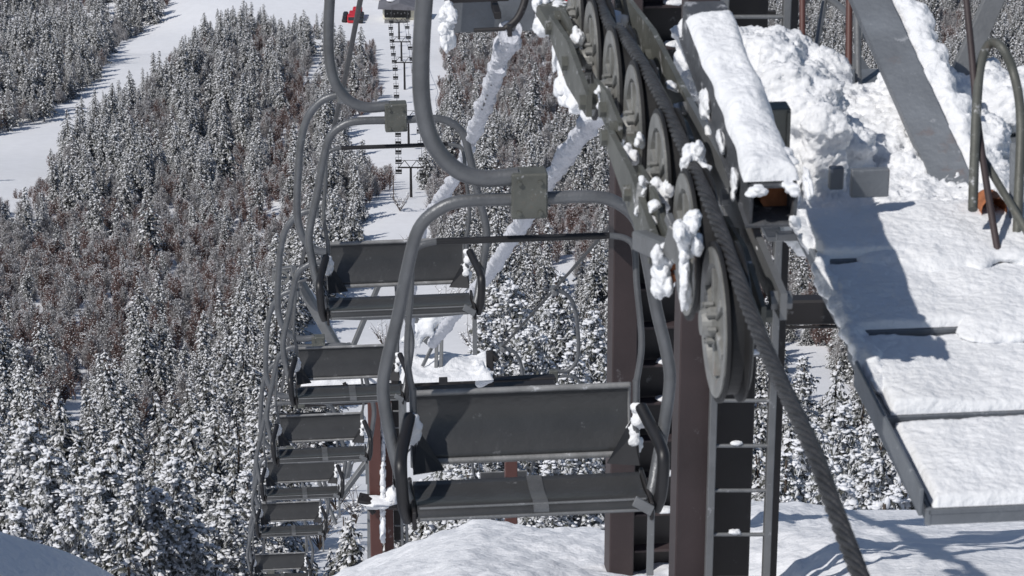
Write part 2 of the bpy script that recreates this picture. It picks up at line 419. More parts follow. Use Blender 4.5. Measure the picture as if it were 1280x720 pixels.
def scatter():
    rnd = random.Random(5); out = []
    y = 92.0
    while y < 1330:
        st = 2.95 if y < 520 else (3.3 if y < 900 else 4.4)
        W = y * 0.235 + 6
        x = -W
        while x < W:
            xx = x + rnd.uniform(-.48, .48) * st; yy = y + rnd.uniform(-.5, .5) * st
            z = ground(xx, yy); px, py, c = proj((xx, yy, z))
            s = rnd.choice((rnd.uniform(.42, .8), rnd.uniform(.7, 1.2)))
            k = kind_at(px, py, 10 * s * 3340 / c, rnd)
            if y < 120 and -14 < xx < 9 + y * .02 : k = None
            if k: out.append((xx, yy, z, s, rnd.uniform(0, 6.283), k, px, py, c))
            if k == 'b' and y > 200:
                for q in range(1):
                    x2 = xx + rnd.uniform(-1.6, 1.6); y2 = yy + rnd.uniform(-1.6, 1.6); z2 = ground(x2, y2); p2, q2, c2 = proj((x2, y2, z2)); out.append((x2, y2, z2, rnd.uniform(.5, 1.1), rnd.uniform(0, 6.283), 'b', p2, q2, c2))
            x += st
        y += st * .95
    return out
T = scatter()
fir = sorted([t for t in T if t[5] == 'a'], key=lambda t: t[8]); bir = sorted([t for t in T if t[5] == 'b'], key=lambda t: t[8])
# crest of the near snow: which tree tops clear it and lie in the frame
def seen(t, h):
    x, y, z, s, a, k, px, py, c = t
    tx, ty, tc = proj((x, y, z + h * s))
    if not (-10 < tx < 1290 and ty < 702 and py > 0): return False
    if 400 < tx < 960 and ty > 625: return False
    if tx >= 960 and ty > 600: return False
    if 763 < tx < 968 and ty > 0: return False
    if tx > 1010 and ty > 180: return False
    return True
ind = [t for t in fir if seen(t, 9.5)][:285]; indset = set(id(t) for t in ind)
rest = [t for t in fir if id(t) not in indset]
rnd = random.Random(9)
def side_of(t):
    tx, ty, tc = proj((t[0], t[1], t[2] + 8 * t[3]))
    if tx < 300: return 0
    if tx < 640: return 1
    return 2
LAB = ['snow laden fir in the dense forest at lower left below the brown birch belt', 'snow laden fir beside the open snow corridor behind the descending lift chairs', 'snow laden fir on the wooded slope right of the big chair hanger']
GRP = ['snowy firs of the lower left forest', 'snowy firs beside the lift corridor', 'snowy firs on the right slope']
for i, t in enumerate(ind):
    x, y, z, s, a, k, px, py, c = t; sd_ = side_of(t)
    if i < 60:
        tk, cr, h = NEAR[rnd.randrange(4)]
        e = empty('snowy_fir', (x, y, z), LAB[sd_], 'tree', GRP[sd_], a); e.scale = (s, s, s * .97)
        for q in (tk, cr):
            o = q.copy(); sc.collection.objects.link(o); o.parent = e
    else:
        src, h = VAR[rnd.randrange(7)]
        o = src.copy(); o.name = 'snowy_fir'; sc.collection.objects.link(o)
        o.location = (x, y, z); o.rotation_euler = (0, 0, a); o.scale = (s, s, s)
        tag(o, LAB[sd_], 'tree', GRP[sd_])
def instancer(name, pts, src, nvar):
    me = bpy.data.meshes.new(name); me.from_pydata([(t[0], t[1], t[2]) for t in pts], [], [])
    a1 = me.attributes.new('idx', 'INT', 'POINT'); a1.data.foreach_set('value', [rnd.randrange(nvar) for t in pts])
    a2 = me.attributes.new('ang', 'FLOAT_VECTOR', 'POINT'); a2.data.foreach_set('vector', [v for t in pts for v in (rnd.gauss(0, .05), rnd.gauss(0, .05), t[4])])
    a3 = me.attributes.new('scl', 'FLOAT', 'POINT'); a3.data.foreach_set('value', [t[3] for t in pts])
    o = bpy.data.objects.new(name, me); sc.collection.objects.link(o)
    g = bpy.data.node_groups.new(name + '_nodes', 'GeometryNodeTree')
    g.interface.new_socket('Geometry', in_out='INPUT', socket_type='NodeSocketGeometry'); g.interface.new_socket('Geometry', in_out='OUTPUT', socket_type='NodeSocketGeometry')
    N = g.nodes; gi = N.new('NodeGroupInput'); go = N.new('NodeGroupOutput')
    iop = N.new('GeometryNodeInstanceOnPoints'); ci = N.new('GeometryNodeCollectionInfo'); ci.inputs[0].default_value = src; ci.inputs['Separate Children'].default_value = True; ci.inputs['Reset Children'].default_value = True
    def attr(nm, ty):
        n_ = N.new('GeometryNodeInputNamedAttribute'); n_.data_type = ty; n_.inputs[0].default_value = nm
        return [q for q in n_.outputs if q.enabled][0]
    iop.inputs['Pick Instance'].default_value = True
    L = g.links.new
    L(gi.outputs[0], iop.inputs['Points']); L(ci.outputs[0], iop.inputs['Instance']); L(attr('idx', 'INT'), iop.inputs['Instance Index'])
    L(attr('ang', 'FLOAT_VECTOR'), iop.inputs['Rotation']); L(attr('scl', 'FLOAT'), iop.inputs['Scale'])
    L(iop.outputs[0], go.inputs[0])
    md = o.modifiers.new('scatter', 'NODES'); md.node_group = g
    return o
cA = bpy.data.collections.new('firs'); cB = bpy.data.collections.new('birches')
for o, h in VAR: cA.objects.link(o)
for o in FV: cA.objects.link(o)
for o, h in BV: cB.objects.link(o)
cB.objects.link(FV[0]); cB.objects.link(FV[2])
fo = instancer('fir_forest', rest, cA, 11); tag(fo, 'far snow dusted fir forest covering the valley slopes', 'forest', kind='stuff')
fb = instancer('birch_thicket', bir, cB, 6); tag(fb, 'reddish brown bare birch thickets between the snowy firs', 'thicket', kind='stuff')

# ------------------------------------------------------------------ lift chairs
def mirror(pts): return [(-a, b, c) for a, b, c in pts]
def make_chair(loc, label, group, rz=YAW, roll=0.0):
    root = empty('lift_chair', loc, label, 'chair', group, rz)
    # origin = centre of the clamp bracket
    m = MB(); m.tube(spline([(-.05, 0, .10), (-.22, 0, .095), (-.35, 0, .15), (-.45, 0, .28), (-.495, 0, .46), (-.50, 0, .70), (-.475, 0, 1.05), (-.44, 0, 1.35), (-.36, 0, 1.62), (-.2, 0, 1.80), (0, 0, 1.86)], 6), .041, 14)
    hg = m.build('hanger', M['tube'], root)
    m = MB(); m.box((0, 0, 1.86), (.11, 0, 0), (0, .30, 0), (0, 0, .13), bev=.02); m.tube([(0, -.12, 1.88), (0, .12, 1.88)], .05, 10); m.tube([(-.09, 0, 1.9), (.09, 0, 1.9)], .022, 8)
    m.build('rope_grip', M['galv'], root)
    m = MB(); m.box((0, 0, 0.015), (.17, 0, 0), (0, .115, 0), (0, 0, .225), bev=.008)
    for a in (-.05, .05):
        for b in (-.065, .085): m.tube([(a, -.07, b), (a, .07, b)], .011, 8)
    br = m.build('bracket', M['olive'], root)
    arm = [(-.06, 0, -.015), (-.30, 0, -.015), (-.42, 0, -.05), (-.52, .01, -.15), (-.575, .03, -.36), (-.625, .05, -.62), (-.68, .06, -.85), (-.70, .05, -1.0), (-.675, .02, -1.2), (-.63, -.05, -1.40), (-.60, -.12, -1.50), (-.56, -.14, -1.555), (-.3, -.12, -1.59), (0, -.12, -1.59)]
    pts = spline(arm, 5); full = pts + [Vector((-p.x, p.y, p.z)) for p in reversed(pts[:-1])]
    m = MB(); m.tube(pts, .031, 14); m.tube([Vector((-p.x, p.y, p.z)) for p in pts], .031, 14)
    m.build('bail', M['tube'], root)
    bar = [(-.55, .16, -1.06), (-.575, .17, -.85), (-.55, .20, -.55), (-.54, .23, -.38), (-.50, .25, -.33), (-.42, .26, -.315)]
    pts = spline(bar, 5)
    for sx in (1, -1):
        m = MB(); m.tube([Vector((p.x * sx, p.y, p.z)) for p in pts], .016, 10); m.tube([(-.55 * sx, .16, -1.04), (-.55 * sx, .13, -1.45)], .018, 8)
        m.build('back_frame', M['tube'], root)
    m = MB(); m.tube([(-.42, .26, -.315), (.42, .26, -.315)], .0175, 10); m.build('cross_bar', M['black'], root)
    # backrest: a curved sheet
    m = MB(); n = 12; prof = []
    for i in range(n + 1):
        t = i / n; z = -1.435 + .325 * t; y = .17 + .10 * t + .045 * (1 - (2 * t - 1) ** 2)
        prof.append((y, z))
    vs = []; W = .525
    for x in (-W, W):
        for (y, z) in prof: vs.append((x, y, z))
        for (y, z) in reversed(prof): vs.append((x, y + .022, z))
    k = 2 * (n + 1)
    fs = [(i, (i + 1) % k, k + (i + 1) % k, k + i) for i in range(k)]
    m.add(vs, fs, 0, False)
    m.add(vs[:k], [(i, k - 1 - i, k - 2 - i, i + 1) for i in range(n)], 0); m.add(vs[k:], [(i + 1, k - 2 - i, k - 1 - i, i) for i in range(n)], 0)
    bk = m.build('backrest', M['seat'], root)
    for p in bk.data.polygons: p.use_smooth = True
    m = MB(); m.tube([(-W - .01, .278, -1.12), (W + .01, .278, -1.12)], .017, 8); m.tube([(-W - .01, .172, -1.445), (W + .01, .172, -1.445)], .017, 8)
    for x in (-W - .006, W + .006): m.tube([(x, prof[i][0] + .01, prof[i][1]) for i in range(n + 1)], .012, 6)
    m.build('backrest_edge', M['seat_edge'], bk)
    # seat: pan with rolled front
    prof = [(.09, -1.508), (.05, -1.517), (-.06, -1.523), (-.15, -1.51), (-.21, -1.495), (-.25, -1.50), (-.268, -1.514), (-.274, -1.530), (-.268, -1.550), (-.24, -1.562), (-.15, -1.570), (0, -1.565), (.11, -1.540)]
    m = MB(); k = len(prof); W = .56
    vs = [(x, y, z) for x in (-W, W) for (y, z) in prof]
    m.add(vs, [(i, (i + 1) % k, k + (i + 1) % k, k + i) for i in range(k)], 0, True)
    m.add(vs[:k], [tuple(range(k))[::-1]], 0); m.add(vs[k:], [tuple(range(k))], 0)
    st = m.build('seat', M['seat'], root)
    for yy, zz in ((-.243, -1.494), (-.276, -1.535)):  # pale thin tubes imitating the two highlight bands along the seat front
        m = MB(); m.tube([(-.55, yy, zz), (.55, yy, zz)], .0075, 8); m.build('seat_highlight', M['galv'], st)
    sp = [(y * 1.0, z) for y, z in prof[:-3]]
    m = MB(); vs = []; n2 = len(sp)
    for x in (.0, .075):
        for (y, z) in sp: vs.append((x, y - (.006 if y < -.3 else 0), z + (.006 if z > -1.65 else -.004)))
    m.add(vs, [(i, i + 1, n2 + i + 1, n2 + i) for i in range(n2 - 1)], 0); m.build('seat_strap', M['tube'], st)
    for sg in (-1, 1):
        m = MB(); m.box((sg * .575, -.08, -1.545), (.02, 0, 0), (0, .40, 0), (0, 0, .10), bev=.006); m.build('end_plate', M['dark_steel'], root)
        m = MB()
        m.tube(spline([(sg * .57, .12, -1.17), (sg * .60, 0, -1.215), (sg * .63, -.15, -1.26), (sg * .635, -.22, -1.31), (sg * .625, -.22, -1.48), (sg * .60, -.21, -1.57)], 5), .031, 10)
        m.build('armrest', M['black'], root)
        m = MB(); m.add([(sg * .53, .16, -1.25), (sg * .53, .14, -1.46), (sg * .40, .10, -1.46), (sg * .56, .06, -1.46), (sg * .56, .14, -1.3)], [(0, 1, 2), (0, 2, 4), (2, 3, 4), (0, 4, 3, 1)], 0); m.build('gusset', M['black'], root)
        m = MB()
        for q in range(12 if sg > 0 else 8):
            m.blob((sg * (.555 + random.uniform(-.022, .022)), .15 + random.uniform(-.03, .03), -1.19 - .020 * q + random.uniform(-.015, .015)), (.026 + .012 * random.random(), .03, .03), random.random() * 40, 0, .35, 1.6, 8, 10)
        soften(m.build('snow_clump', M['snow'], root), .009, 2, .014, .03)
    m = MB(); m.box((.572, -.265, -1.72), (.035, 0, 0), (0, .012, 0), (0, 0, .36), bev=.003); m.box((.53, -.285, -1.51), (.09, 0, -.06), (0, .012, 0), (.02, 0, .05), bev=.003); m.build('foot_strap', M['galv'], root)
    return root
def copy_tree(o, parent=None):
    c = o.copy(); sc.collection.objects.link(c)
    if parent: c.parent = parent
    for ch in list(o.children): copy_tree(ch, c)
    return c
# chairs coming up the near line: (x of seat centre, y of seat middle, depth)
CH = [(657, 570, 14.2), (497, 352, 22.9), (435, 470, 31.5), (401, 550, 37.8), (377, 600, 45.5), (364, 650, 53.2), (351, 712, 62.0), (341, 775, 70), (333, 830, 78)]
CL = ['largest empty two-seat chair in front, nearest the camera, whose backrest fills the centre bottom', 'second nearest empty two-seat chair, high up left of the big front chair',
      'third nearest empty chair, directly below the second chair and left of the big one', 'fourth chair down the line, seat just left of the reddish brown tower post', 'fifth chair down the line, small, with bright snow showing between seat and backrest',
      'sixth chair down the line, just above the lowest chair at the bottom edge', 'seventh chair, only its backrest and hanger showing at the bottom edge of the photo', 'eighth chair, its curved hanger just rising over the bottom edge at left', 'farthest chair of the near line, below the bottom edge']
ROPE_L = []
chair0 = None
for i, (x, y, c) in enumerate(CH[:8]):
    seat = P(x, y, c); loc = seat + Vector((0, 0, 1.41)) - V * 0.0 - U * .12
    if chair0 is None:
        chair0 = make_chair(loc, CL[i], 'two-seat chairs hanging on the near haul rope'); ch = chair0
    else:
        ch = copy_tree(chair0); ch.location = loc; ch['label'] = CL[i]
        ch.rotation_euler = (random.uniform(-.02, .02), random.uniform(-.008, .008), YAW)
    ROPE_L.append(loc + Vector((0, 0, 1.88)))
# opposite line
CR = [(692, 470, 58.0, 'chair seen from behind with its loop frame against the forest right of the big bracket'), (628, 528, 66.0, 'lower chair seen from behind, showing only in the gap between the big seat and backrest')]
ROPE_R = []
for (x, y, c, lb) in CR:
    ch = copy_tree(chair0); loc = P(x, y, c); ch.location = loc; ch.rotation_euler = (0, 0, YAW + math.pi); ch['label'] = lb; ch['group'] = 'chairs on the far haul rope'
    ROPE_R.append(loc + Vector((0, 0, 1.88)))

# ------------------------------------------------------------------ haul ropes
RP = [(1130, 868), (1075, 720), (1063, 689), (1040, 628), (1018, 568), (983, 492), (957, 437), (932, 374), (906, 302), (881, 240), (854, 182), (829, 127), (803, 80), (778, 42), (750, 3)]
near_pts = [P(x, y, line_c(x)) for x, y in RP]
# behind the camera side the rope runs on level to the top station
start = near_pts[0] - U * 9
def strands(m, pts, rad=.0225, ns=6, pitch=.26, rs=.0088):
    # resample densely
    path = spline(pts, 10); L = [0]
    for a, b in zip(path, path[1:]): L.append(L[-1] + (b - a).length)
    tot = L[-1]; n = int(tot / .018); ax = []
    j = 0
    for i in range(n + 1):
        s = tot * i / n
        while j < len(L) - 2 and L[j + 1] < s: j += 1
        t = (s - L[j]) / max(1e-6, L[j + 1] - L[j]); ax.append(path[j].lerp(path[j + 1], t))
    for k in range(ns):
        st = []
        for i, p in enumerate(ax):
            d = (ax[min(i + 1, n)] - ax[max(i - 1, 0)]).normalized(); a = d.cross(Z).normalized(); b = a.cross(d)
            an = 2 * math.pi * (k / ns + (tot * i / n) / pitch)
            st.append(p + (a * math.cos(an) + b * math.sin(an)) * (rad - rs))
        m.tube(st, rs, 6)
m = MB(); strands(m, near_pts + [ROPE_L[0]])
m.tube(spline([start, near_pts[0]], 4), .024, 8)
m.tube(spline(near_pts + ROPE_L[:], 6)[::2], .018, 8)
far = spline(ROPE_L + [ROPE_L[-1] + (ROPE_L[-1] - ROPE_L[-2]) * 3], 8)
m.tube(far, .026, 8)
rp = m.build('haul_rope', M['rope']); tag(rp, 'thick twisted steel haul rope running over the snowy sheaves at right', 'rope')
d = (ROPE_R[1] - ROPE_R[0])
m = MB(); a = P(745, 303, 47)
m.tube(spline([P(1330, -380, 24), P(880, 150, 38), a, ROPE_R[0], ROPE_R[1], ROPE_R[1] + d * 4], 8), .028, 8)
rr = m.build('haul_rope', M['rope']); tag(rr, 'thin far haul rope crossing the trees right of the big chair frame', 'rope')

# ------------------------------------------------------------------ sheave battery beside the near rope
sh_root = empty('sheave_battery', P(860, 260, 9.0), 'row of steel sheave wheels with snowy side plates carrying the near haul rope', 'sheave battery')
def on_rope(x):
    for (a, b) in zip(RP, RP[1:]):
        if b[0] <= x <= a[0]:
            t = (a[0] - x) / (a[0] - b[0]); return P(x, a[1] + (b[1] - a[1]) * t, line_c(x))
    return P(x, RP[-1][1], line_c(x))
SR = .200
for x in (911, 873, 838, 806, 778, 752, 728):
    if x < 750: p = on_rope(751) + U * 0.5 + Vector((0, 0, -.01))
    else: p = on_rope(x)
    c = p + Vector((0, 0, -SR - .008)) - V * .0
    m = MB(); m.disc(c, V, [(.03, -.035), (SR * .78, -.022), (SR * .83, -.037), (SR + .012, -.040), (SR + .012, -.034), (SR - .008, -.03), (SR - .008, .03), (SR + .012, .034), (SR + .012, .040), (SR * .83, .037), (SR * .78, .022), (.03, .035)], 48)
    m.disc(c, V, [(0.0, -.075), (.035, -.075), (.05, -.05), (.05, .05), (.035, .075), (0.0, .075)], 20)
    wh = local(m, sh_root).build('sheave', M['sheave'], sh_root)
    m = MB(); m.disc(c, V, [(SR - .005, -.036), (SR + .027, -.034), (SR + .027, -.026), (SR + .004, -.016), (SR + .004, .016), (SR + .027, .026), (SR + .027, .034), (SR - .005, .036)], 48); local(m, sh_root).build('sheave_liner', M['rubber'], wh)
    m = MB()
    for q in range(8):
        an = q * math.pi / 4; dd = U * math.cos(an) + Z * math.sin(an); m.disc(c + dd * .055 - V * .052, V, [(0, -.012), (.009, -.012), (.009, .012), (0, .012)], 6)
    for q in range(6):
        an = q * math.pi / 3 + .3; dd = U * math.cos(an) + Z * math.sin(an)
        m.box(c + dd * SR * .45 - V * .03, dd * SR * .62, dd.cross(V) * .025, V * .02)
    local(m, sh_root).build('wheel_rib', M['sheave'], wh)
# rocker plates between pairs of wheels, on both sides
def plate(pa, pb, off, h0, h1, zo, mtl, name='side_plate', th=.014):
    a = pa + V * off + Z * zo; b = pb + V * off + Z * zo; mid = (a + b) / 2
    vs = []
    for sg in (-.5, .5):
        for p, hh in ((a - (b - a).normalized() * .05, h0), (mid, h1), (b + (b - a).normalized() * .05, h0)):
            vs.append(p + V * th * sg + Z * hh / 2)
        for p, hh in ((b + (b - a).normalized() * .05, h0), (mid, h1), (a - (b - a).normalized() * .05, h0)):
            vs.append(p + V * th * sg - Z * hh / 2)
    m = MB(); m.add(vs, [(5, 4, 3, 2, 1, 0), (6, 7, 8, 9, 10, 11)] + [(i, (i + 1) % 6, 6 + (i + 1) % 6, 6 + i) for i in range(6)])
    for p in (a, b, mid):
        m.disc(p, V, [(0, -.03), (.028, -.03), (.028, .03), (0, .03)], 8)
    return local(m, sh_root).build(name, mtl, sh_root)
W_ = [on_rope(x) + Vector((0, 0, -SR - .008)) for x in (911, 873, 838, 806, 778, 752)] + [on_rope(751) + U * .5 + Vector((0, 0, -SR))]
for i, j in ((1, 2), (3, 4), (5, 6)):
    plate(W_[i], W_[j], -.085, .07, .13, .0, M['olive'])
for i, j in ((0, 1), (2, 3), (4, 5)):
    plate(W_[i], W_[j], .095, .09, .17, .02, M['olive'])
plate(W_[1], W_[3], -.115, .07, .14, -.03, M['olive'], 'rocker_beam', .02)
plate(W_[4], W_[6], -.12, .08, .17, -.04, M['olive'], 'rocker_beam', .02)
plate(W_[0], W_[3], .15, .08, .16, .06, M['galv'], 'rocker_beam', .02)
plate(W_[3], W_[6], .15, .12, .20, .04, M['olive'], 'rocker_beam', .02)
# pivot hanger brackets hanging on the left side
def snow_lumps(root, pts, name='snow_clump', seedb=0):
    for i, (p, r_) in enumerate(pts):
        q = max(r_); m = MB(); rn = random.Random(seedb * 7 + i)
        for k in range(7):
            off = Vector((rn.uniform(-.75, .75) * r_[0], rn.uniform(-.75, .75) * r_[1], rn.uniform(-.75, .75) * r_[2])); f = rn.uniform(.35, .7)
            m.blob(p + off, tuple(v * f for v in r_), seedb + i * 1.7 + k, 0, .35, 1.5, 10, 14)
        m.blob(p, tuple(v * .75 for v in r_), seedb + i, 0, .3, 1.5, 10, 14)
        soften(local(m, root).build(name, M['snow'], root), max(.0035, min(r_) / 9), 1, min(.016, min(r_) * .35), .018)
m = MB()
m.bar(P(806, 228, 8.9), P(800, 268, 8.9), .035, .05); m.bar(P(835, 298, 8.2), P(862, 318, 8.15), .03, .10); m.bar(P(852, 300, 8.15), P(857, 372, 8.15), .035, .05)
m.bar(P(835, 270, 8.25), P(848, 300, 8.2), .02, .03); m.bar(P(800, 300, 8.7), P(842, 318, 8.3), .05, .06)
local(m, sh_root).build('pivot_bracket', M['galv'], sh_root)
m = MB(); m.disc(P(838, 322, 8.3), U, [(0, -.06), (.016, -.06), (.016, .05), (0, .05)], 6); m.disc(P(834, 340, 8.3), U, [(0, -.06), (.018, -.06), (.018, .05), (0, .05)], 6)
m.disc(P(723, 88, 11.0), V, [(0, -.06), (.022, -.06), (.022, .05), (0, .05)], 6)
m.bar(P(731, 66, 11.2), P(733, 110, 11.2), .03, .03)
local(m, sh_root).build('rusty_bolt', M['rust'], sh_root)
snow_lumps(sh_root, [(P(855, 300, 8.1), (.030, .06, .05)), (P(862, 288, 8.1), (.028, .05, .045)), (P(831, 322, 8.25), (.035, .05, .06)), (P(829, 348, 8.25), (.03, .05, .055)), (P(856, 350, 8.1), (.016, .03, .07)),
    (P(827, 170 + 75, 8.9), (.03, .05, .05)), (P(790, 160, 9.8), (.04, .09, .07)), (P(797, 178, 9.6), (.035, .06, .06)), (P(775, 185, 10), (.03, .05, .04)),
    (P(752, 40, 10.9), (.07, .12, .05)), (P(737, 50, 11), (.06, .1, .045)), (P(763, 32, 10.8), (.04, .09, .04)),
    (P(716, 72, 11.3), (.06, .1, .06)), (P(712, 95, 11.3), (.055, .1, .07)), (P(722, 112, 11.2), (.07, .1, .07)), (P(735, 128, 11.2), (.075, .1, .06)), (P(745, 135, 11.1), (.05, .1, .05)),
    (P(748, 75, 10.9), (.028, .06, .07)), (P(697, 60, 11.8), (.02, .05, .10)), (P(707, 45, 11.8), (.02, .05, .08)), (P(690, 20, 12), (.06, .06, .07)), (P(680, 8, 12), (.04, .06, .06)), (P(703, 10, 12), (.05, .06, .03)),
    (P(806, 232, 8.9), (.018, .04, .025)), (P(798, 258, 8.9), (.014, .03, .03)), (P(866, 195, 8.6), (.03, .04, .05)), (P(872, 205, 8.6), (.03, .04, .03))], seedb=3)
m = MB()
m.bar(P(688, 8, 12), P(722, 62, 11.6), .14, .05); m.bar(P(722, 62, 11.6), P(738, 72, 11.3), .10, .05); m.box(P(706, 55, 11.9), V * .07, U * .05, Z * .15); m.bar(P(735, 60, 11.2), P(752, 130, 10.9), .08, .12)
m.box(P(797, 215, 9.5), V * .07, U * .10, Z * .24); m.box(P(806, 262, 9.2), V * .05, U * .2, Z * .16, bev=.01); m.bar(P(765, 150, 10.4), P(806, 290, 9.3), .04, .08)
local(m, sh_root).build('mounting_frame', M['olive'], sh_root)
rs_ = random.Random(5); LL = []
for i in range(12):
    k = rs_.randrange(1, 6); p = W_[k].lerp(W_[k + 1], rs_.random()) - V * rs_.uniform(.05, .11) + Z * rs_.uniform(-.04, .08); q_ = rs_.uniform(.010, .030)
    LL.append((p, (q_, q_ * 1.8, q_ * rs_.uniform(.7, 1.6))))
for i in range(7):
    k = rs_.randrange(6); p = W_[k].lerp(W_[k + 1], rs_.random()) + V * rs_.uniform(.10, .17) + Z * rs_.uniform(.05, .14); q_ = rs_.uniform(.010, .022)
    LL.append((p, (q_, q_ * 2.2, q_ * .8)))
snow_lumps(sh_root, LL, seedb=300)
m = MB(); m.box(P(711, 8, 12.1), V * .035, U * .02, Z * .11); local(m, sh_root).build('red_marker', M['red'], sh_root)

# box beam along the right side with snow on top and an open near end
bm_root = empty('box_beam', P(965, 255, 8.4), 'open-ended steel box beam capped with snow running beside the near rope', 'beam')
e0 = P(967, 258, 8.3); L_ = 1.3; bw, bh, tk = .130, .120, .010
e1 = e0 + U * L_ + Z * .17
m = MB(); ax = (e1 - e0)
for off, sz in ((V * bw / 2, (tk, bh)), (-V * bw / 2, (tk, bh)), (Z * bh / 2, (bw, tk)), (-Z * bh / 2, (bw + .03, tk))):
    m.bar(e0 + off, e1 + off, sz[0], sz[1])
local(m, bm_root).build('beam_shell', M['beam_steel'], bm_root)
m = MB(); m.disc(e0 + U * .16 + V * .03 - Z * .01, U, [(0, -.05), (.05, -.05), (.055, .03), (.055, .1)], 14); m.box(e0 + U * .3, V * .12, U * .02, Z * .10); local(m, bm_root).build('rusty_roller', M['rust'], bm_root)

def field(a, ev, eu, nu, nv, hf, seed=0, edge=.07, rough=1.0):
    """heightfield snow cover: corner a, edge vectors ev (right) and eu (away); hf(s, t, edge) -> thickness"""
    m = MB(); vs = []
    for j in range(nv + 1):
        for i in range(nu + 1):
            s, t = i / nu, j / nv
            wob = .02 * noise.noise(Vector((s * 9, t * 9, seed)))
            base = a + ev * s + eu * t
            de = min(s * ev.length, (1 - s) * ev.length, t * eu.length, (1 - t) * eu.length)
            rnd_ = min(1.0, max(0, de) / edge); rnd_ = math.sqrt(max(0.0, 1 - (1 - rnd_) ** 2))
            z = hf(s, t, base) * rnd_
            n3 = noise.noise(base * 6 + Vector((seed, 0, 0))) * .022 + noise.noise(base * 17 + Vector((seed, 3, 0))) * .009 + noise.noise(base * 2.3 + Vector((seed, 3, 9))) * .04
            over = V * noise.noise(base * 5 + Vector((0, 0, seed))) * .02 * (1 - rnd_) if True else 0
            n3 = n3 * rough + noise.noise(base * 45) * .003 + noise.noise(base * 80) * .002
            vs.append(base + Z * (z + n3 * rnd_) + over + (ev * wob * .2))
    n = nu + 1
    fs = [(j * n + i, j * n + i + 1, (j + 1) * n + i + 1, (j + 1) * n + i) for j in range(nv) for i in range(nu)]
    m.add(vs, fs, 0, True); return m
tp = e0 + U * .015 - V * (bw / 2 + .012) + Z * (bh / 2 + .012)
m = field(tp, V * (bw + .02), U * 1.15 + Z * .14, 24, 120, lambda s, t, b: .05 + .03 * noise.noise(b * 7), seed=2, edge=.05, rough=.6)
local(m, bm_root).build('snow_cap', M['snow'], bm_root)
snow_lumps(bm_root, [(e0 + V * .02 + Z * .085 + U * .16, (.07, .08, .025)), (e0 + V * .065 - Z * .045 - U * .02, (.018, .02, .022)), (e0 + V * .095 + Z * .05, (.012, .1, .03)), (e0 - V * .08 + U * .2, (.015, .06, .03)), (e0 - V * .075 + U * .45 + Z * .03, (.014, .08, .03)), (e0 - V * .075 + U * .8 + Z * .06, (.016, .10, .035)), (e0 - V * .055 + Z * .055 - U * .01, (.03, .03, .014)), (e0 + V * .05 + Z * .058 - U * .01, (.03, .03, .018))], seedb=70)

# ------------------------------------------------------------------ catwalk
ZC = -3.58
cw = empty('catwalk', Pz(1160, 640, ZC), 'snow covered maintenance catwalk of stepped steel panels filling the right side', 'catwalk')
O1 = Pz(1160, 636, ZC); CWW = .78
T0 = []; rl0 = random.Random(77)
for i in range(4):
    zo = .036 * i; T0.append((Pz(1160, (636, 520, 414, 325)[i], ZC + zo) - O1).y / U.y)
T0.append(T0[-1] + .45)
for i in range(4):
    t0 = T0[i]; ln = T0[i + 1] - t0 - .008; zo = .036 * i
    a = O1 + U * t0 + Z * zo
    m = MB()
    m.box(a + V * CWW / 2 + U * ln / 2 - Z * .012, V * CWW, U * ln, Z * .016)
    m.box(a + V * CWW / 2 + U * .008 - Z * .028, V * (CWW + .01), U * .012, Z * .052, bev=.003)
    m.box(a + V * .006 + U * ln / 2 - Z * .028, V * .010, U * ln, Z * .05, bev=.002)
    local(m, cw).build('deck_panel', M['galv_blue'], cw)
    lead = .004
    m = field(a + V * .018 + U * lead, V * (CWW - .02), U * (ln - .004 - lead), 90, 70, lambda s, t, b, i=i: .030 + .02 * t * (1 - t) + .012 * noise.noise(b * 3.3) + .005 * noise.noise(b * 11), seed=i * 3.1, edge=.022, rough=.35)
    local(m, cw).build('snow_layer', M['snow'], cw)
for i, sa in ((1, .9), (2, .55), (3, .30)):
    m = MB()
    for q in range(44):
        x = CWW * (sa + (1.02 - sa) * rl0.random()); m.blob(O1 + V * x + U * (T0[i] + rl0.uniform(-.05, .06)) + Z * (.036 * i + rl0.uniform(-.01, .012)), (rl0.uniform(.05, .11), rl0.uniform(.05, .10), .022), q * 1.7 + i, 0, .3, 1.5, 8, 12)
    soften(local(m, cw).build('snow_drift', M['snow'], cw), .010, 3, .012, .04)
m = MB()
for q in range(90):
    t = rl0.uniform(.70, 2.6); m.blob(O1 + V * rl0.uniform(.0, .05) + U * t + Z * (.055 * t + rl0.uniform(-.02, .015)), (.028, .06, .022), q * 1.7, 0, .35, 1.5, 8, 10)
soften(local(m, cw).build('snow_drift', M['snow'], cw), .010, 3, .014, .04)
m = MB(); m.bar(O1 - V * .02 + Z * .02, O1 - V * .02 + U * .88 + Z * .03, .012, .085, bev=.003); local(m, cw).build('toe_board', M['galv_blue'], cw)
m = MB()
for s_ in (.16, CWW - .10): m.bar(O1 + V * s_ + U * .25 - Z * .085, O1 + V * s_ + U * 4.2 - Z * .03, .04, .06)
local(m, cw).build('stringer', M['galv'], cw)
m = MB(); m.box(O1 + U * 1.93 + V * .02 + Z * .08, V * .19, U * .03, Z * .03); m.box(O1 + U * 2.15 - V * .02 + Z * .02, V * .12, U * .18, Z * .02); local(m, cw).build('deck_bracket', M['galv'], cw)

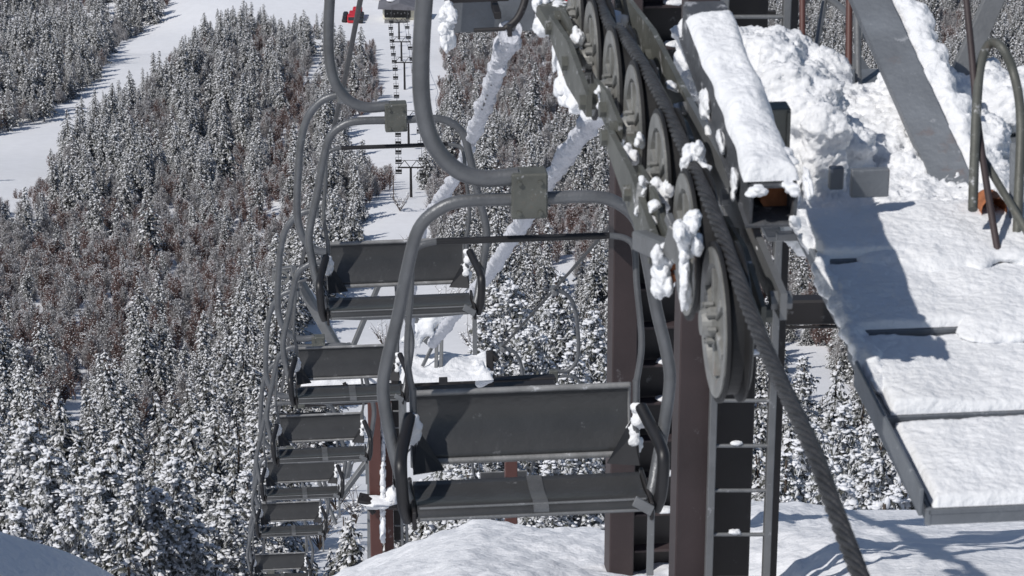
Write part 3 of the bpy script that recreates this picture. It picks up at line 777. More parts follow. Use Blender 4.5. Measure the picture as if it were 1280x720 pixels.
# transverse arm buried in deep snow behind the catwalk
ca = empty('crossarm', Pz(1050, 200, ZC), 'broad tower crossarm buried under deep lumpy snow behind the catwalk', 'crossarm')
A0 = Pz(1003, 290, ZC)
def mass(s, t, b):
    px, py, c = proj(b)
    x0 = .26 + .10 * noise.noise(b * 1.6) + .07 * noise.noise(b * 4 + Vector((3, 3, 3))) + .05 * abs(noise.noise(b * 8))
    return x0
a = A0 - V * .02 - U * .05
m = MB()
for t0 in (.98, 1.32):
    m.bar(A0 + U * t0 - V * .15 - Z * .08, A0 + U * t0 + V * 4.2 - Z * .08, .10, .12)
m.box(A0 + U * 1.05 + V * .45 - Z * .0, V * 1.2, U * 1.5, Z * .012)
local(m, ca).build('arm_beam', M['galv_blue'], ca)
hN = lambda base, amp: (lambda s, t, b: base + amp * noise.noise(b * 2.2) + amp * .35 * abs(noise.noise(b * 5.3)) + amp * .22 * noise.noise(b * 13))
rl = random.Random(21); m = MB()
m.box(A0 + V * .36 + U * .46 + Z * .03, V * .86, U * 1.16, Z * .10, bev=.02); m.box(A0 + V * .10 + U * 1.0 + Z * .04, V * .60, U * 1.1, Z * .14, bev=.02); m.box(A0 + V * .95 + U * 1.15 + Z * .04, V * 1.1, U * .45, Z * .10, bev=.02)
for q in range(330):
    x = rl.uniform(-.10, .78); t = rl.uniform(-.10, 1.55)
    if t > .95 and x > .42 - (t - .95) * .3: continue
    if t < .25 and x < .3: hgt = .06
    elif t < .35: hgt = .09
    else: hgt = .14 + .16 * max(0, noise.noise(Vector((x * 2.6, t * 2.6, 4)))) + (.03 if x < .25 and t > .45 else 0)
    rr_ = rl.uniform(.05, .12); z0 = hgt - rr_ * .5
    m.blob(A0 + V * x + U * t + Z * z0, (rr_ * 1.15, rr_ * 1.3, rr_ * rl.uniform(.55, .8)), q * 1.3, 0, .4, 1.6, 9, 12)
    if z0 > .08: m.blob(A0 + V * x + U * t + Z * z0 * .45, (rr_, rr_, z0 * .6), q * 1.1, 0, .2, 1.6, 7, 10)
for px, py, c, r_ in ((870, 45, 11.6, .09), (985, 75, 11.4, .10), (1030, 90, 11.3, .10), (985, 105, 10.3, .10), (1002, 140, 10.2, .09), (970, 80, 10.6, .11), (1020, 120, 10.3, .10), (940, 95, 10.8, .10), (1030, 160, 10.1, .09), (995, 122, 10.3, .10), (955, 70, 10.9, .10), (930, 70, 11.1, .10), (905, 60, 11.3, .10)):
    m.blob(P(px, py, c), (r_ * 1.1, r_ * 1.3, r_ * .8), px, 0, .4, 1.6, 10, 14); m.blob(P(px, py, c) - Z * .14, (r_, r_, .16), px, 0, .2, 1.6, 8, 12); m.blob(P(px, py, c) - Z * .32, (r_, r_, .16), px, 0, .2, 1.6, 8, 12)
o = local(m, ca).build('snow_bank', M['snow'], ca); soften(o, .011, 1, .050, .045)
m = MB()
for q in range(60):
    m.blob(A0 + V * rl.uniform(.55, 1.5) + U * rl.uniform(.95, 1.35) + Z * rl.uniform(.06, .14), (rl.uniform(.06, .12), rl.uniform(.08, .13), .07), q, 0, .4, 1.6, 8, 12)
m.box(A0 + V * 1.0 + U * 1.15 + Z * .04, V * 1.1, U * .45, Z * .10, bev=.02)
soften(local(m, ca).build('snow_bank', M['snow'], ca), .012, 1, .045, .045)
m = MB(); m.box(P(967, 160, 9.3), V * .095, U * .08, Z * .155, bev=.004); m.box(P(985, 165, 9.27), V * .012, U * .02, Z * .14); local(m, ca).build('terminal_box', M['olive'], ca)
m = MB(); m.box(P(1087, 228, 9.75), V * .13, U * .03, Z * .10, bev=.004); local(m, ca).build('gusset_plate', M['galv_blue'], ca); m = MB(); m.box(P(1045, 222, 9.9), V * .05, U * .03, Z * .08, bev=.004); local(m, ca).build('gusset_plate', M['galv_blue'], ca)
m = MB(); m.box(A0 + V * 3.3 + U * 1 - Z * 2.6, V * .5, U * .5, Z * 5.4, bev=.03); local(m, ca).build('arm_mast', M['brown'], ca)

# diagonal braces
def brace(name, pts, w_, th, mtl, label, face=None, snow=None):
    a, b = pts; e = empty(name, a, label, 'brace', 'bare steel braces above the catwalk')
    m = MB(); up = face or (-P(640, 360, 1)).normalized()
    d = (b - a).normalized(); side = d.cross(up).normalized(); nn = side.cross(d).normalized()
    if nn.dot(up) < 0: nn = -nn
    m.box((a + b) / 2, b - a, side * w_, nn * th, bev=.003)
    for sg in (-1, 1): m.box((a + b) / 2 - nn * .03 + side * sg * (w_ / 2 - .004), b - a, side * .010, nn * .07, bev=.002)
    local(m, e).build('channel', mtl, e)
    if snow:
        sg, off = snow; m = MB(); n = 9
        for i in range(34):
            t = .04 + .86 * i / 33; m.blob(a.lerp(b, t) + side * sg * (off + random.uniform(-.025, .02)) - nn * .05, (.04 + .03 * random.random(), .06, .055), i * 2.3, 0, .4, 1.8, 8, 10)
        soften(local(m, e).build('snow_strip', M['snow'], e), .009, 4, .02, .05)
    return e
brace('steel_brace', (P(1207, 262, 10.1), P(1076, -30, 11.0)), .135, .012, M['galv_blue'], 'wide blue-grey channel brace slanting from upper centre-right down into the catwalk snow', snow=(1, .12))
brace('steel_brace', (P(1190, 118, 11.2), P(1252, -20, 11.2)), .075, .04, M['galv'], 'narrow grey and black brace leaning right at the top right corner', snow=None)
def pole(name, label, pts, r_, mtl, cat='pole', snow=None):
    m = MB(); m.tube(spline(pts, 6), r_, 12); o = m.build(name, mtl); tag(o, label, cat); return o
rl_root = empty('handrail', P(1240, 300, 9.8), 'bent pipe handrail hoops at the right edge of the catwalk', 'handrail')
m = MB(); m.tube(spline([P(1216, 262, 9.6), P(1218, 200, 9.7), P(1221, 130, 9.8), P(1226, 80, 9.9), P(1238, 54, 9.95), P(1254, 62, 9.9), P(1268, 95, 9.9), P(1276, 150, 9.8), P(1273, 250, 9.7), P(1268, 400, 9.5)], 6), .0165, 12); local(m, rl_root).build('hoop', M['olive'], rl_root)
m = MB(); m.tube(spline([P(1206, -20, 10), P(1214, 60, 9.9), P(1222, 150, 9.8), P(1238, 260, 9.6), P(1263, 402, 9.4)], 6), .012, 10); local(m, rl_root).build('rail', M['brown'], rl_root)
m = MB(); m.tube(spline([P(1224, 190, 9.8), P(1245, 225, 9.7), P(1266, 260, 9.6), P(1290, 300, 9.5)], 6), .014, 10); local(m, rl_root).build('rail', M['olive'], rl_root)
m = MB(); m.bar(P(1268, 180, 9.9), P(1266, 330, 9.7), .03, .03); m.bar(P(1218, 287, 9.8), P(1260, 286, 9.8), .03, .02); local(m, rl_root).build('post', M['galv_blue'], rl_root)
snow_lumps(rl_root, [(P(1268, 340, 9.6), (.035, .05, .06)), (P(1272, 375, 9.5), (.03, .05, .07)), (P(1265, 400, 9.4), (.04, .05, .04)), (P(1232, 272, 9.9), (.05, .06, .035)), (P(1250, 310, 9.7), (.03, .03, .03))], seedb=90)
m = MB(); m.disc(P(1232, 248, 9.9), -U, [(0, .0), (.035, .0), (.045, .03), (.045, .12)], 16); m.build('x', M['rust']); o = bpy.data.objects['x']; o.name = 'rusty_drum'; tag(o, 'small rusty round drum in the snow at the foot of the wide brace', 'drum')
pole('steel_pole', 'reddish brown vertical pole standing in the snow right of the dark ladder top', [P(1003, -30, 12.0), P(1003, 58, 11.9)], .013, M['redbrown'])
pole('steel_pole', 'brown vertical pole just left of the wide slanting brace', [P(1062, -30, 11.6), P(1061, 82, 11.5)], .014, M['redbrown'])
pole('steel_pole', 'grey vertical pole touching the wide slanting brace on its left', [P(1071, -30, 11.6), P(1073, 120, 11.3)], .014, M['galv'])
pole('steel_pole', 'thin grey strut leaning between the two brown poles at the top', [P(1036, -30, 12.2), P(1020, 62, 12.0)], .012, M['galv'])
pole('steel_pole', 'thin strut sloping right from the top edge towards the wide brace', [P(1030, -4, 12.2), P(1058, 16, 11.9), P(1112, 85, 11.4)], .014, M['galv'])

# ------------------------------------------------------------------ brown twin-post pylon with ladders
py_root = empty('tower_pylon', P(860, 680, 19), 'twin brown steel tower posts with two caged ladders standing behind the sheaves', 'pylon')
zt, = (-2.6,)
def vpost(xa, xb, y, c, dep, mtl, name, setback=0.0, zb=-10.4):
    a = P(xa, y, c); b = P(xb, y, c); mid = (a + b) / 2 + U * (dep / 2 + setback)
    w_ = (b - a).length; mid.z = (zt + zb) / 2
    m = MB(); m.box(mid, V * w_, U * dep, Z * (zt - zb), bev=.008)
    return local(m, py_root).build(name, mtl, py_root)
vpost(763, 794, 600, 20, .28, M['brown'], 'post'); vpost(793.5, 848, 600, 20, .06, M['dark_steel'], 'shaded_web_plate', .24)  # both web plates coloured darker than the posts to imitate recess shade
vpost(846, 888, 600, 17.6, .25, M['brown'], 'post'); vpost(887.5, 950, 600, 17.6, .06, M['dark_steel'], 'shaded_web_plate', .24)
def ladder(x0, x1, c, name, rung0, ybot, step=.30, rails=True, mtl=M['galv'], snow_on=()):
    a = P(x0, 560, c); b = P(x1, 560, c); m = MB()
    if rails:
        for p in (a, b): m.box(Vector((p.x, p.y, (zt - .2 - 10.3) / 2)), V * .045, U * .06, Z * 7.6, bev=.006)
    ld = local(m, py_root).build(name, mtl, py_root) if rails else None
    z = P(x0, rung0, c).z; k = 0
    while z > -10.2: z -= step
    while z < zt - .3:
        m = MB(); m.tube([Vector((a.x, a.y, z)), Vector((b.x, b.y, z))], .013, 8); rg = local(m, py_root).build('rung', mtl, ld)
        if k % 2 == 0:
            m = MB(); m.blob(Vector((a.x, a.y, z + .018)).lerp(Vector((b.x, b.y, z + .018)), random.uniform(.3, .9)), (random.uniform(.03, .08), .025, .016), k, 0, .4, 2, 8, 10)
            local(m, py_root).build('snow_cap', M['snow'], ld)
        z += step; k += 1
ladder(890, 963, 17.45, 'ladder_rails', 490, 720, .30)
z = -10.2
while z < -3:
    p = P(794, 560, 20.10); q = P(847, 560, 20.10)
    m = MB(); m.box(Vector(((p.x + q.x) / 2, (p.y + q.y) / 2, z)), V * (q - p).length, U * .10, Z * .018); z += .285
    local(m, py_root).build('stiffener', M['brown'], py_root)
z = -10.2; k = 0
while z < -3:
    p = P(794, 560, 20.1); q = P(847, 560, 20.1)
    if k % 3 != 0: m = MB(); m.blob(Vector((p.x + (q.x - p.x) * .7, p.y, z + .016)), (.08, .05, .022), k, 0, .3, 2, 8, 10); local(m, py_root).build('snow_ledge', M['snow'], py_root)
    z += .285; k += 1
m = MB(); a = P(968, 388, 18.4); b = P(1060, 386, 18.4); m.bar(a, b, .12, .17); m.bar(a - Z * .09 - U * .07, b - Z * .09 - U * .07, .02, .016); local(m, py_root).build('cross_beam', M['dark_steel'], py_root)
m = MB(); m.bar(P(880, 20, 18.3), P(970, 16, 18.3), .03, .03)
m.bar(P(905, -30, 18.2), P(968, 52, 18.2), .03, .05)
local(m, py_root).build('cross_beam', M['dark_steel'], py_root)
m = MB(); p = P(962, 560, 17.95); m.box(Vector((p.x + .05, p.y + .1, -6.4)), V * .05, U * .10, Z * 7.6); local(m, py_root).build('cable_duct', M['dark_steel'], py_root)

# ------------------------------------------------------------------ rime-coated cables from the battery to the lower tower
def rime_cable(pts, label, r0, r1, seed):
    path = spline(pts, 90); n = len(path); m = MB()
    rs = []; pp = []
    for i, p in enumerate(path):
        t = i / (n - 1); c = proj(p)[2]
        k = 1 + .22 * noise.noise(p * .9 + Vector((seed, 0, 0)))
        rs.append((r0 + (r1 - r0) * t) * k); pp.append(p + Vector((0, 0, -.01)))
    m.tube(pp, rs, 28)
    vs = []
    for p in m.v:
        v = Vector(p); d = noise.noise_vector(v * 5) * .03 + noise.noise_vector(v * 14) * .014 + noise.noise_vector(v * 34) * .012 + noise.noise_vector(v * 70) * .006; vs.append(tuple(v + d))
    m.v = vs
    o = m.build('rime_cable', M['rime']); tag(o, label, 'cable', 'rime-coated cables strung down to the lower tower'); return o
def cpts(L):
    return [P(*q) for q in L]
rime_cable(cpts([(752, 128, 11.6), (738, 152, 14), (701, 202, 18), (652, 277, 24), (612, 340, 31), (575, 385, 38), (541, 428, 45)]), 'thick rime-coated cable from the snowy sheave bracket passing behind the big square bracket', .035, .080, 1)
rime_cable(cpts([(624, 78, 14.8), (610, 118, 18), (592, 165, 22), (572, 215, 26), (548, 252, 31), (528, 285, 36), (515, 360, 41), (512, 420, 45)]), 'thick rime-coated cable left of the other one, broken off above the brown thicket', .036, .066, 2)
rime_cable(cpts([(640, 42, 13.2), (630, 60, 13.8), (622, 72, 14.2)]), 'short rime lump still clinging to the cable below the dark bracket', .05, .035, 4)
m = MB(); m.tube(spline(cpts([(645, 30, 13), (624, 80, 14.8), (592, 165, 22)]), 8), .006, 6); o = m.build('bare_wire', M['rope']); tag(o, 'bare wire showing in the gap of the broken rime coating', 'wire')
# panel hanging at the top edge
pn = empty('service_panel', P(608, 20, 13), 'blue-grey shaded panel with a black handle and curved arm at the top edge', 'panel')
m = MB(); m.box(P(612, 10, 13.4), V * .42, U * .05, Z * .22, bev=.03); local(m, pn).build('panel_plate', M['galv_blue'], pn)
m = MB(); m.bar(P(560, 1, 13.2), P(636, -2, 13.2), .02, .02); local(m, pn).build('top_rail', M['dark_steel'], pn)
m = MB(); m.tube(spline(cpts([(660, -20, 12.9), (655, 5, 12.9), (646, 24, 12.9), (632, 36, 12.9)]), 6), [.018] * 19, 10); m.tube(cpts([(632, 36, 12.9), (592, 38, 12.9)]), .010, 8); m.box(P(637, 38, 12.85), V * .02, U * .04, Z * .05); m.box(P(620, 12, 13.2), V * .03, U * .2, Z * .035)
local(m, pn).build('curved_arm', M['dark_steel'], pn)
snow_lumps(pn, [(P(563, 18, 13.1), (.045, .05, .05)), (P(557, 30, 13.1), (.035, .05, .04)), (P(560, 48, 13.1), (.03, .05, .07))], seedb=120)

# ------------------------------------------------------------------ lower tower (second support)
t2 = empty('lift_tower', P(478, 690, 48), 'reddish brown lift tower with snowy crossarm and ladder below the third chair', 'tower')
CT = 47.5
def tb(name, segs, mtl, sub=None):
    m = MB()
    for (a, b, w_, h_) in segs: m.bar(a, b, w_, h_)
    return local(m, t2).build(name, mtl, sub or t2)
top_z = P(470, 500, CT).z; bot_z = ground(-2.2, 45) - 1
def vbox(xa, xb, yref, c, dep, z0, z1, mtl, name):
    a = P(xa, yref, c); b = P(xb, yref, c); mid = (a + b) / 2 + U * dep / 2; mid.z = (z0 + z1) / 2
    m = MB(); m.box(mid, V * (b - a).length, U * dep, Z * (z1 - z0), bev=.01); return local(m, t2).build(name, mtl, t2)
vbox(462, 477, 600, CT, .22, bot_z - 3, top_z + .2, M['redbrown'], 'post'); vbox(480, 491, 600, CT + .4, .2, bot_z - 3, top_z + .2, M['redbrown'], 'post')
vbox(632, 647, 600, CT, .22, bot_z - 5, top_z + .2, M['redbrown'], 'post')
m = MB()
for q in range(16): m.blob(P(478.5, 522 + q * 10, CT - .05), (.05, .06, .11 + .05 * math.sin(q * 1.9)), q, 0, .5, 1.8, 8, 10)
local(m, t2).build('snow_strip', M['snow'], t2)
m = MB()
for xx in (500, 506): m.bar(P(xx, 500, CT - .3), P(xx, 500, CT - .3) + Z * (-5.5), .05, .05)
for q in range(18): a_ = P(491, 500, CT - .2) - Z * (.3 * q + .2); b_ = P(506, 500, CT - .3) - Z * (.3 * q + .2); m.bar(a_, b_, .025, .025)
local(m, t2).build('ladder', M['galv'], t2)
m = MB(); m.box(P(495, 560, CT + .5), V * .12, U * .1, Z * 3.4); m.bar(P(450, 621, CT - .1), P(468, 642, CT - .1), .06, .08); m.bar(P(448, 622, CT - .1), P(498, 632, CT - .1), .3, .05); local(m, t2).build('ladder_cage', M['dark_steel'], t2)
m = MB(); m.blob(P(474, 628, CT - .1), (.34, .2, .07), 3, 0, .4, 2); m.blob(P(490, 622, CT), (.12, .2, .16), 5, 0, .5, 2); local(m, t2).build('snow_ledge', M['snow'], t2)
tb('crossarm', [(P(378, 500, CT), P(694, 484, CT + .6), .22, .20), (P(378, 488, CT + 1.1), P(694, 474, CT + 1.7), .18, .14), (P(400, 492, CT - .1), P(470, 486, CT - .1), .05, .05), (P(372, 470, CT), P(372, 505, CT), .06, .06), (P(430, 478, CT), P(440, 500, CT), .05, .05), (P(520, 482, CT), P(536, 474, CT + .5), .04, .06), (P(365, 452, CT + 1), P(432, 448, CT + 1), .12, .14), (P(410, 470, CT + .5), P(480, 464, CT + .5), .06, .08)], M['dark_steel'])
m = field(P(502, 481, CT - .5) + Z * .02, V * 1.5, U * 1.1, 60, 40, hN(.05, .08), seed=31); local(m, t2).build('snow_layer', M['snow'], t2)
m = field(P(376, 490, CT) + Z * .1, V * 1.5, U * 1.2, 50, 30, hN(.08, .10), seed=32); local(m, t2).build('snow_layer', M['snow'], t2)
m = field(P(372, 452, CT + 1) + Z * .06, V * .8, U * .4, 30, 20, hN(.05, .05), seed=33); local(m, t2).build('snow_layer', M['snow'], t2)
m = MB(); m.box(P(554, 476, CT - .55), V * .14, U * .05, Z * .12); local(m, t2).build('inspection_box', M['black'], t2)
tb('lifting_frame', [(P(432, 455, CT), P(374, 352, CT - .3), .13, .16), (P(432, 455, CT), P(478, 345, CT - .3), .07, .08), (P(438, 462, CT), P(436, 428, CT), .06, .06), (P(446, 462, CT), P(444, 430, CT), .05, .06)], M['galv'])
tb('lifting_frame', [(P(530, 428, CT), P(600, 350, CT), .09, .12), (P(545, 470, CT), P(546, 424, CT), .06, .06), (P(551, 470, CT), P(552, 422, CT), .06, .06), (P(528, 418, CT), P(512, 385, CT), .09, .1), (P(542, 430, CT), P(528, 458, CT), .03, .06)], M['galv'])
m = MB()
for q in range(12): m.blob(P(516, 424, CT).lerp(P(560, 384, CT), q / 11) + Z * random.uniform(-.03, .08), (random.uniform(.10, .2), .12, random.uniform(.08, .15)), q * 3.3, 0, .7, 2.2)
for q in range(12): m.blob(P(428, 447, CT).lerp(P(384, 368, CT), q / 11) + Z * .06 + V * .03, (.06, .06, .05), q * 2.3, 0, .7, 2.2, 8, 10)
soften(local(m, t2).build('snow_strip', M['snow'], t2), .025, 2)
tb('head_bracket', [(P(340, 338, CT), P(366, 334, CT), .1, .05), (P(342, 336, CT), P(342, 352, CT), .05, .08), (P(366, 332, CT), P(372, 372, CT), .1, .1), (P(350, 347, CT), P(384, 350, CT), .08, .04)], M['galv'])
m = MB(); m.disc(P(352, 347, CT - .1), U, [(.09, -.02), (.13, -.02), (.13, .02), (.09, .02), (.09, -.02)], 20)
for q in range(4):
    p = P(372, 352, CT - .6) + U * (q * .5) + Z * (-.24 * q); m.disc(p, V, [(0, -.03), (.19, -.03), (.2, 0), (.19, .03), (0, .03)], 24)
local(m, t2).build('sheave', M['sheave'], t2)
tb('end_stand', [(P(613, 482, CT), P(612, 438, CT), .12, .12), (P(602, 482, CT), P(600, 462, CT), .16, .16), (P(612, 440, CT), P(622, 450, CT), .1, .1)], M['dark_steel'])
m = MB()
for q in range(7): m.blob(P(598 + random.uniform(-6, 12), 455 + q * 4, CT - .2), (.10, .10, .06), q * 5.1, 0, .7, 2.2)
soften(local(m, t2).build('snow_clump', M['snow'], t2), .02, 2)

# third support frame farther down
t3 = empty('lattice_frame', P(420, 600, 64), 'grey V-braced pipe frame below the fifth chair at lower left', 'frame')
C3 = 64
m = MB()
for a_, b_, w_ in ((P(330, 582, C3), P(462, 572, C3), .13), (P(459, 576, C3), P(425, 622, C3), .12), (P(324, 606, C3), P(356, 652, C3), .15), (P(388, 605, C3), P(368, 652, C3), .08), (P(398, 600, C3), P(420, 655, C3), .07), (P(452, 520, C3 - 3), P(432, 596, C3 - 2), .15), (P(378, 604, C3), P(384, 690, C3), .06), (P(462, 572, C3), P(462, 700, C3), .10)):
    m.bar(a_, b_, w_, w_)
local(m, t3).build('pipe_work', M['galv'], t3)
m = MB()
for q in range(8): m.blob(P(451, 524, C3 - 3).lerp(P(433, 590, C3 - 2), q / 7), (.10, .1, .17), q * 3.3, 0, .5, 2)
local(m, t3).build('snow_strip', M['snow'], t3)

# ------------------------------------------------------------------ snow-laden shrubs on the corridor and crest
def shrub(loc, s, seed, label):
    rnd = random.Random(seed); e = empty('bare_shrub', loc, label, 'shrub')
    m = MB(); k = MB()
    for i in range(16):
        a = rnd.uniform(0, 6.283); L = s * rnd.uniform(.6, 1.1); tip = Vector((math.cos(a) * L * .55, math.sin(a) * L * .55, L))
        mid = tip * .5 + Vector((rnd.uniform(-.1, .1) * s, 0, .05 * s)); m.tube([Vector(), mid, tip], [s * .013, s * .009, s * .004], 5)
        for q in range(4):
            b = Vector().lerp(tip, rnd.uniform(.3, .95)); a2 = rnd.uniform(0, 6.283); e2 = b + Vector((math.cos(a2), math.sin(a2), .8)) * s * .2
            m.tube([b, e2], [s * .006, s * .002], 4)
            if rnd.random() < .55: k.blob(b.lerp(e2, .6), (s * .05, s * .05, s * .025), rnd.random() * 40, 0, .6, 2, 5, 7)
    m.build('stems', M['bark'], e); k.build('snow_clump', M['snow'], e)
    return e
def gpoint(px, py, lo=30, hi=1400):
    for i in range(400):
        c = lo * (hi / lo) ** (i / 399); p = P(px, py, c)
        if p.z < ground(p.x, p.y): return Vector((p.x, p.y, ground(p.x, p.y)))
    return P(px, py, hi)
for i, (px, py, s) in enumerate(((520, 330, 5), (585, 300, 6), (560, 395, 5), (420, 640, 4), (445, 655, 3.5), (430, 600, 5), (480, 440, 4), (590, 440, 5), (400, 690, 4), (350, 560, 4), (612, 235, 6), (500, 270, 4))):
    shrub(gpoint(px, py), s, i, ['bare shrub on open snow behind the top of the second chair backrest', 'bare shrub on snow between the second chair and the right rime cable', 'bare shrub below the seat of the second chair', 'bare shrub on snow right of the fifth chair', 'bare shrub lowest on the snow beside the reddish tower foot', 'tall bare shrub right of the fourth chair under the tower brace', 'bare shrub behind the third chair backrest', 'bare shrub by the right end of the lower tower crossarm', 'bare shrub at the bottom edge right of the seventh chair', 'bare shrub seen through the hangers left of the fourth chair', 'bare shrub behind the broken end of the left rime cable', 'bare shrub beside the foot of the T-shaped lower tower'][i])
def crest_trees():
    rl = random.Random(44)
    ORD = ['first', 'second', 'third', 'fourth', 'fifth', 'sixth', 'seventh', 'eighth', 'ninth', 'tenth', 'eleventh', 'twelfth', 'last']
    CT_ = ((1012, 520, 75, 0), (1055, 500, 88, 1), (1100, 510, 80, 2), (985, 560, 62, 3), (1040, 570, 58, 0), (1085, 575, 60, 1), (1125, 590, 62, 2), (1150, 560, 80, 3), (1005, 440, 130, 1), (1190, 600, 70, 0), (1240, 590, 75, 2), (1060, 600, 48, 3), (1110, 610, 46, 0))
    order = sorted((q[0], q[1]) for q in CT_)
    for px, ty, c, kk in CT_:
        tk, cr, h = NEAR[kk]; s = rl.uniform(.55, .8) if c < 70 else .8
        tp = P(px, ty, c); base = tp - Z * h * s
        e = empty('snowy_fir', base, ORD[order.index((px, ty))] + ' from left of the snowy firs beyond the crest right of ladder', 'tree', 'firs just beyond the near snow crest', rl.uniform(0, 6)); e.scale = (s, s, s)
        for q in (tk, cr):
            o = q.copy(); sc.collection.objects.link(o); o.parent = e
crest_trees()
for k_, (px, ty, c, s, lb) in enumerate(((640, 345, 125, 1.0, 'pale frosted fir right of the second chair seat'), (604, 385, 105, .75, 'small frosted fir just right of the lower tower snow platform'), (700, 335, 140, 1.0, 'frosted fir crossed by the thin far rope'),
        (742, 385, 120, 1.0, 'frosted fir against the left tower post above the front backrest'), (665, 400, 110, .8, 'frosted fir above the middle of the front chair backrest'), (715, 420, 100, .8, 'frosted fir behind the loop frame of the rear view chair'), (620, 320, 160, 1.0, 'frosted fir crossed by the lower end of the long rime cable'), (590, 560, 85, .6, 'frosted fir in the gap below the front backrest at left'), (690, 560, 80, .6, 'frosted fir in the gap below the front backrest at right'))):
    tk, cr, h = NEAR[k_ % 4]; base = P(px, ty, c) - Z * h * s
    e = empty('snowy_fir', base, lb, 'tree', None, k_ * 1.9); e.scale = (s, s, s)
    for q in (tk, cr):
        o = q.copy(); sc.collection.objects.link(o); o.parent = e
for k_, (px, py, c, s) in enumerate(((35, 520, 120, 1.2), (85, 600, 105, .95), (20, 620, 95, .9), (130, 640, 110, .8), (60, 560, 112, 1.0))):
    tk, cr, h = NEAR[k_ % 4]; base = P(px, py, c) - Z * h * s
    e = empty('snowy_fir', base, ['big snow-laden fir at the left edge, tallest of the near ones', 'near fir rightmost but one above the shaded snow mound', 'near fir lowest at the left edge above the mound', 'near fir farthest right of the big ones by the mound', 'near fir between the tall edge fir and the mound'][k_], 'tree', 'large near firs at lower left', k_ * 1.3); e.scale = (s, s, s)
    for q in (tk, cr):
        o = q.copy(); sc.collection.objects.link(o); o.parent = e

# ------------------------------------------------------------------ valley station, groomer, lower lift
g0 = gpoint(500, 32)
st = empty('valley_station', g0, 'cream valley station with dark open front and grey roof at the top centre', 'building')
sc_ = 3340 / proj(g0)[2]          # px per metre there
def sbox(name, cx, cy, cz, wx, wy, wz, mtl, par=st):
    m = MB(); m.box((cx, cy, cz), (wx, 0, 0), (0, wy, 0), (0, 0, wz)); return m.build(name, mtl, par)
sbox('wall', 0, 6, 2.2, 11.5, 8, 4.6, M['cream'])
sbox('side_wing', 6.6, 3.5, 2.0, 3.0, 5, 4.2, M['cream']); wn = sbox('window', 6.6, .9, 2.3, 1.6, .15, 1.0, M['black'])
sbox('opening_shade', -.8, 1.9, 2.4, 8.6, .25, 2.9, M['black'])  # black slab standing in for the shade inside the open front
m = MB()
for i in range(7): m.box((-4.2 + i * 1.15, 1.7, 2.2 + .3 * (i % 2)), (.35, 0, 0), (0, .1, 0), (0, 0, .5))
m.build('machinery', M['seat_edge'], st)
sbox('lintel', -.8, 1.65, 4.1, 9.6, .3, .5, M['cream'])
m = MB(); m.add([(-7.2, 0, 4.2), (8.6, 0, 3.6), (8.6, 10, 3.6), (-7.2, 10, 4.2), (-.2, 0, 6.4), (-.2, 10, 6.4)], [(0, 4, 5, 3), (4, 1, 2, 5), (0, 1, 4), (3, 5, 2), (0, 3, 2, 1)]); m.build('roof', M['roof'], st)
m = MB(); m.blob((-3.0, 5, 6.0), (1.6, 2.0, .5), 2, 0, .3); m.build('roof_snow', M['snow'], st)
m = MB(); m.box((-1, -.5, .3), (8, 0, 0), (0, 3, 0), (0, 0, .5)); m.build('loading_deck', M['seat_edge'], st)
gg = gpoint(441, 27)
gm = empty('snow_groomer', gg, 'red tracked snow groomer parked on the snow left of the station', 'vehicle'); gm.scale = (1.3, 1.3, 1.3)
m = MB(); m.box((0, -1.8, 1.3), (2.4, 0, 0), (0, 2.4, 0), (0, 0, 1.8), bev=.2); m.build('cab', M['red'], gm)
m = MB(); m.box((.1, 2.0, 1.2), (2.2, 0, 0), (0, 3.0, 0), (0, 0, 1.3), bev=.2); m.box((.9, 6.2, 1.1), (2.4, 0, 0), (0, 2.6, 0), (0, 0, 1.2), bev=.2); m.build('body', M['red'], gm)
for sg in (-1, 1):
    m = MB()
    for yy in (-1.5, 1.6, 4.0): m.box((sg * 2.0, yy, .6), (1.3, 0, 0), (0, 2.2, 0), (0, 0, 1.1), bev=.3)
    m.build('track', M['black'], gm)
m = MB(); m.box((0, -3.04, 1.55), (1.9, 0, 0), (0, .05, 0), (0, 0, .8)); m.build('windscreen', M['glass'], gm)
gb = gpoint(474, 4)
sd2 = empty('equipment_shed', gb, 'small dark shed half cut by the top edge left of the station', 'shed')
m = MB(); m.box((0, 2, 1.6), (6, 0, 0), (0, 4, 0), (0, 0, 3.4)); m.build('wall', M['dark_steel'], sd2)
m = MB(); m.box((0, 2, 3.6), (7, 0, 0), (0, 5, 0), (0, 0, .5)); m.build('roof_snow', M['snow'], sd2)
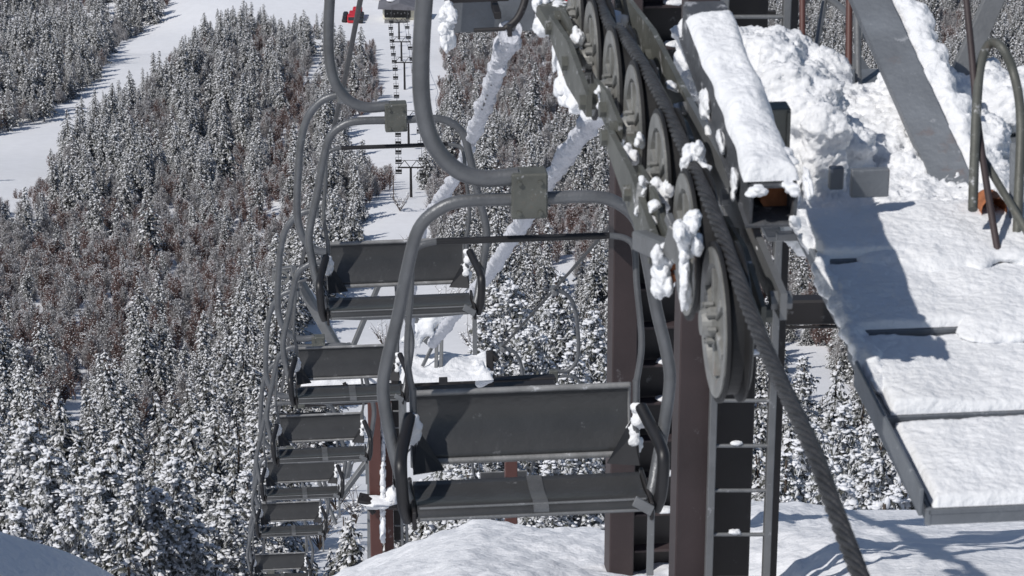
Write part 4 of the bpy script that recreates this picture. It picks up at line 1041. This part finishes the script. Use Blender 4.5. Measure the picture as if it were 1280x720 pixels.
# lower lift line
feet = [(499, 52), (502, 80), (506, 117), (511, 186), (514, 250)]
LT = []
for i, (px, py) in enumerate(feet):
    g = gpoint(px, py); LT.append(g)
    h = [5.5, 6, 8, 8, 6.8][i]
    e = empty('lower_lift_tower', g, ['lower lift tower closest to the valley station', 'second lower lift tower below the station', 'third lower lift tower, midway up the white corridor', 'fourth lower lift tower behind the second chair frame', 'T-shaped lower lift tower standing alone at the foot of the white corridor'][i], 'tower', 'towers of the lower lift')
    m = MB(); m.tube([(0, 0, -1), (0, 0, h)], [.32, .24], 8); m.build('mast', M['dark_steel'], e)
    m = MB(); m.box((0, 0, h), (5.6, 0, 0), (0, .3, 0), (0, 0, .28)); m.build('crossarm', M['dark_steel'], e)
    m = MB(); m.bar((-2.6, 0, h), (-1.3, 0, h + 1.6), .14, .14); m.bar((-.1, 0, h), (-1.3, 0, h + 1.6), .14, .14); m.bar((2.6, 0, h), (1.3, 0, h + 1.6), .14, .14); m.bar((.1, 0, h), (1.3, 0, h + 1.6), .14, .14)
    m.bar((-2.8, 0, h + 1.6), (2.8, 0, h + 1.6), .10, .10); m.build('lifting_frame', M['dark_steel'], e)
    LT[-1] = g + Z * (h + .1)
LT.insert(0, st.location + Vector((0, 2, 4)))
ropes = []
for sg, lb in ((-1, 'hair-thin left rope of the lower lift between its towers'), (1, 'hair-thin right rope of the lower lift between its towers')):
    pts = [p + Vector((sg * 2.6, 0, .3)) for p in LT]
    m = MB(); m.tube(pts, .05, 5); o = m.build('lower_rope', M['rope']); tag(o, lb, 'rope'); ropes.append(pts)
def far_chair(loc, label, group):
    e = empty('far_chair', loc, label, 'chair', group)
    m = MB(); m.bar((0, 0, 0), (0, 0, -2.4), .09, .09); m.bar((-.65, 0, -1.2), (.65, 0, -1.2), .07, .07); m.bar((-.65, 0, -1.2), (-.65, 0, -2.4), .07, .07); m.bar((.65, 0, -1.2), (.65, 0, -2.4), .07, .07); m.build('hanger', M['dark_steel'], e)
    m = MB(); m.box((0, .2, -2.1), (1.4, 0, 0), (0, .1, 0), (0, 0, .6)); m.build('backrest', M['black'], e)
    m = MB(); m.box((0, -.15, -2.55), (1.4, 0, 0), (0, .6, 0), (0, 0, .12)); m.build('seat', M['black'], e)
    return e
fc = None
for sg in (0, 1):
    pts = ropes[sg]; dist = 6.0 if sg == 0 else 11.0
    for a_, b_ in zip(pts, pts[1:]):
        L = (b_ - a_).length
        while dist < L:
            loc = a_.lerp(b_, dist / L)
            lb = ['tiny dark chair in the left string of the distant lower lift', 'tiny dark chair in the right string of the distant lower lift'][sg]; gp = ['chairs on the left rope of the lower lift', 'chairs on the right rope of the lower lift'][sg]
            if fc is None: fc = far_chair(loc, lb, gp)
            else:
                q = copy_tree(fc); q.location = loc; q['label'] = lb; q['group'] = gp
            dist += 17 if sg == 0 else 27
        dist -= L
# lone pole in the corridor
g = gpoint(492, 252); m = MB(); m.tube([g - Z, g + Z * 5.5], .12, 6); o = m.build('marker_pole', M['bark']); tag(o, 'thin lone pole left of the T-shaped lower tower', 'pole')
print('firs', len(fir), 'birches', len(bir), 'seen', len(ind))
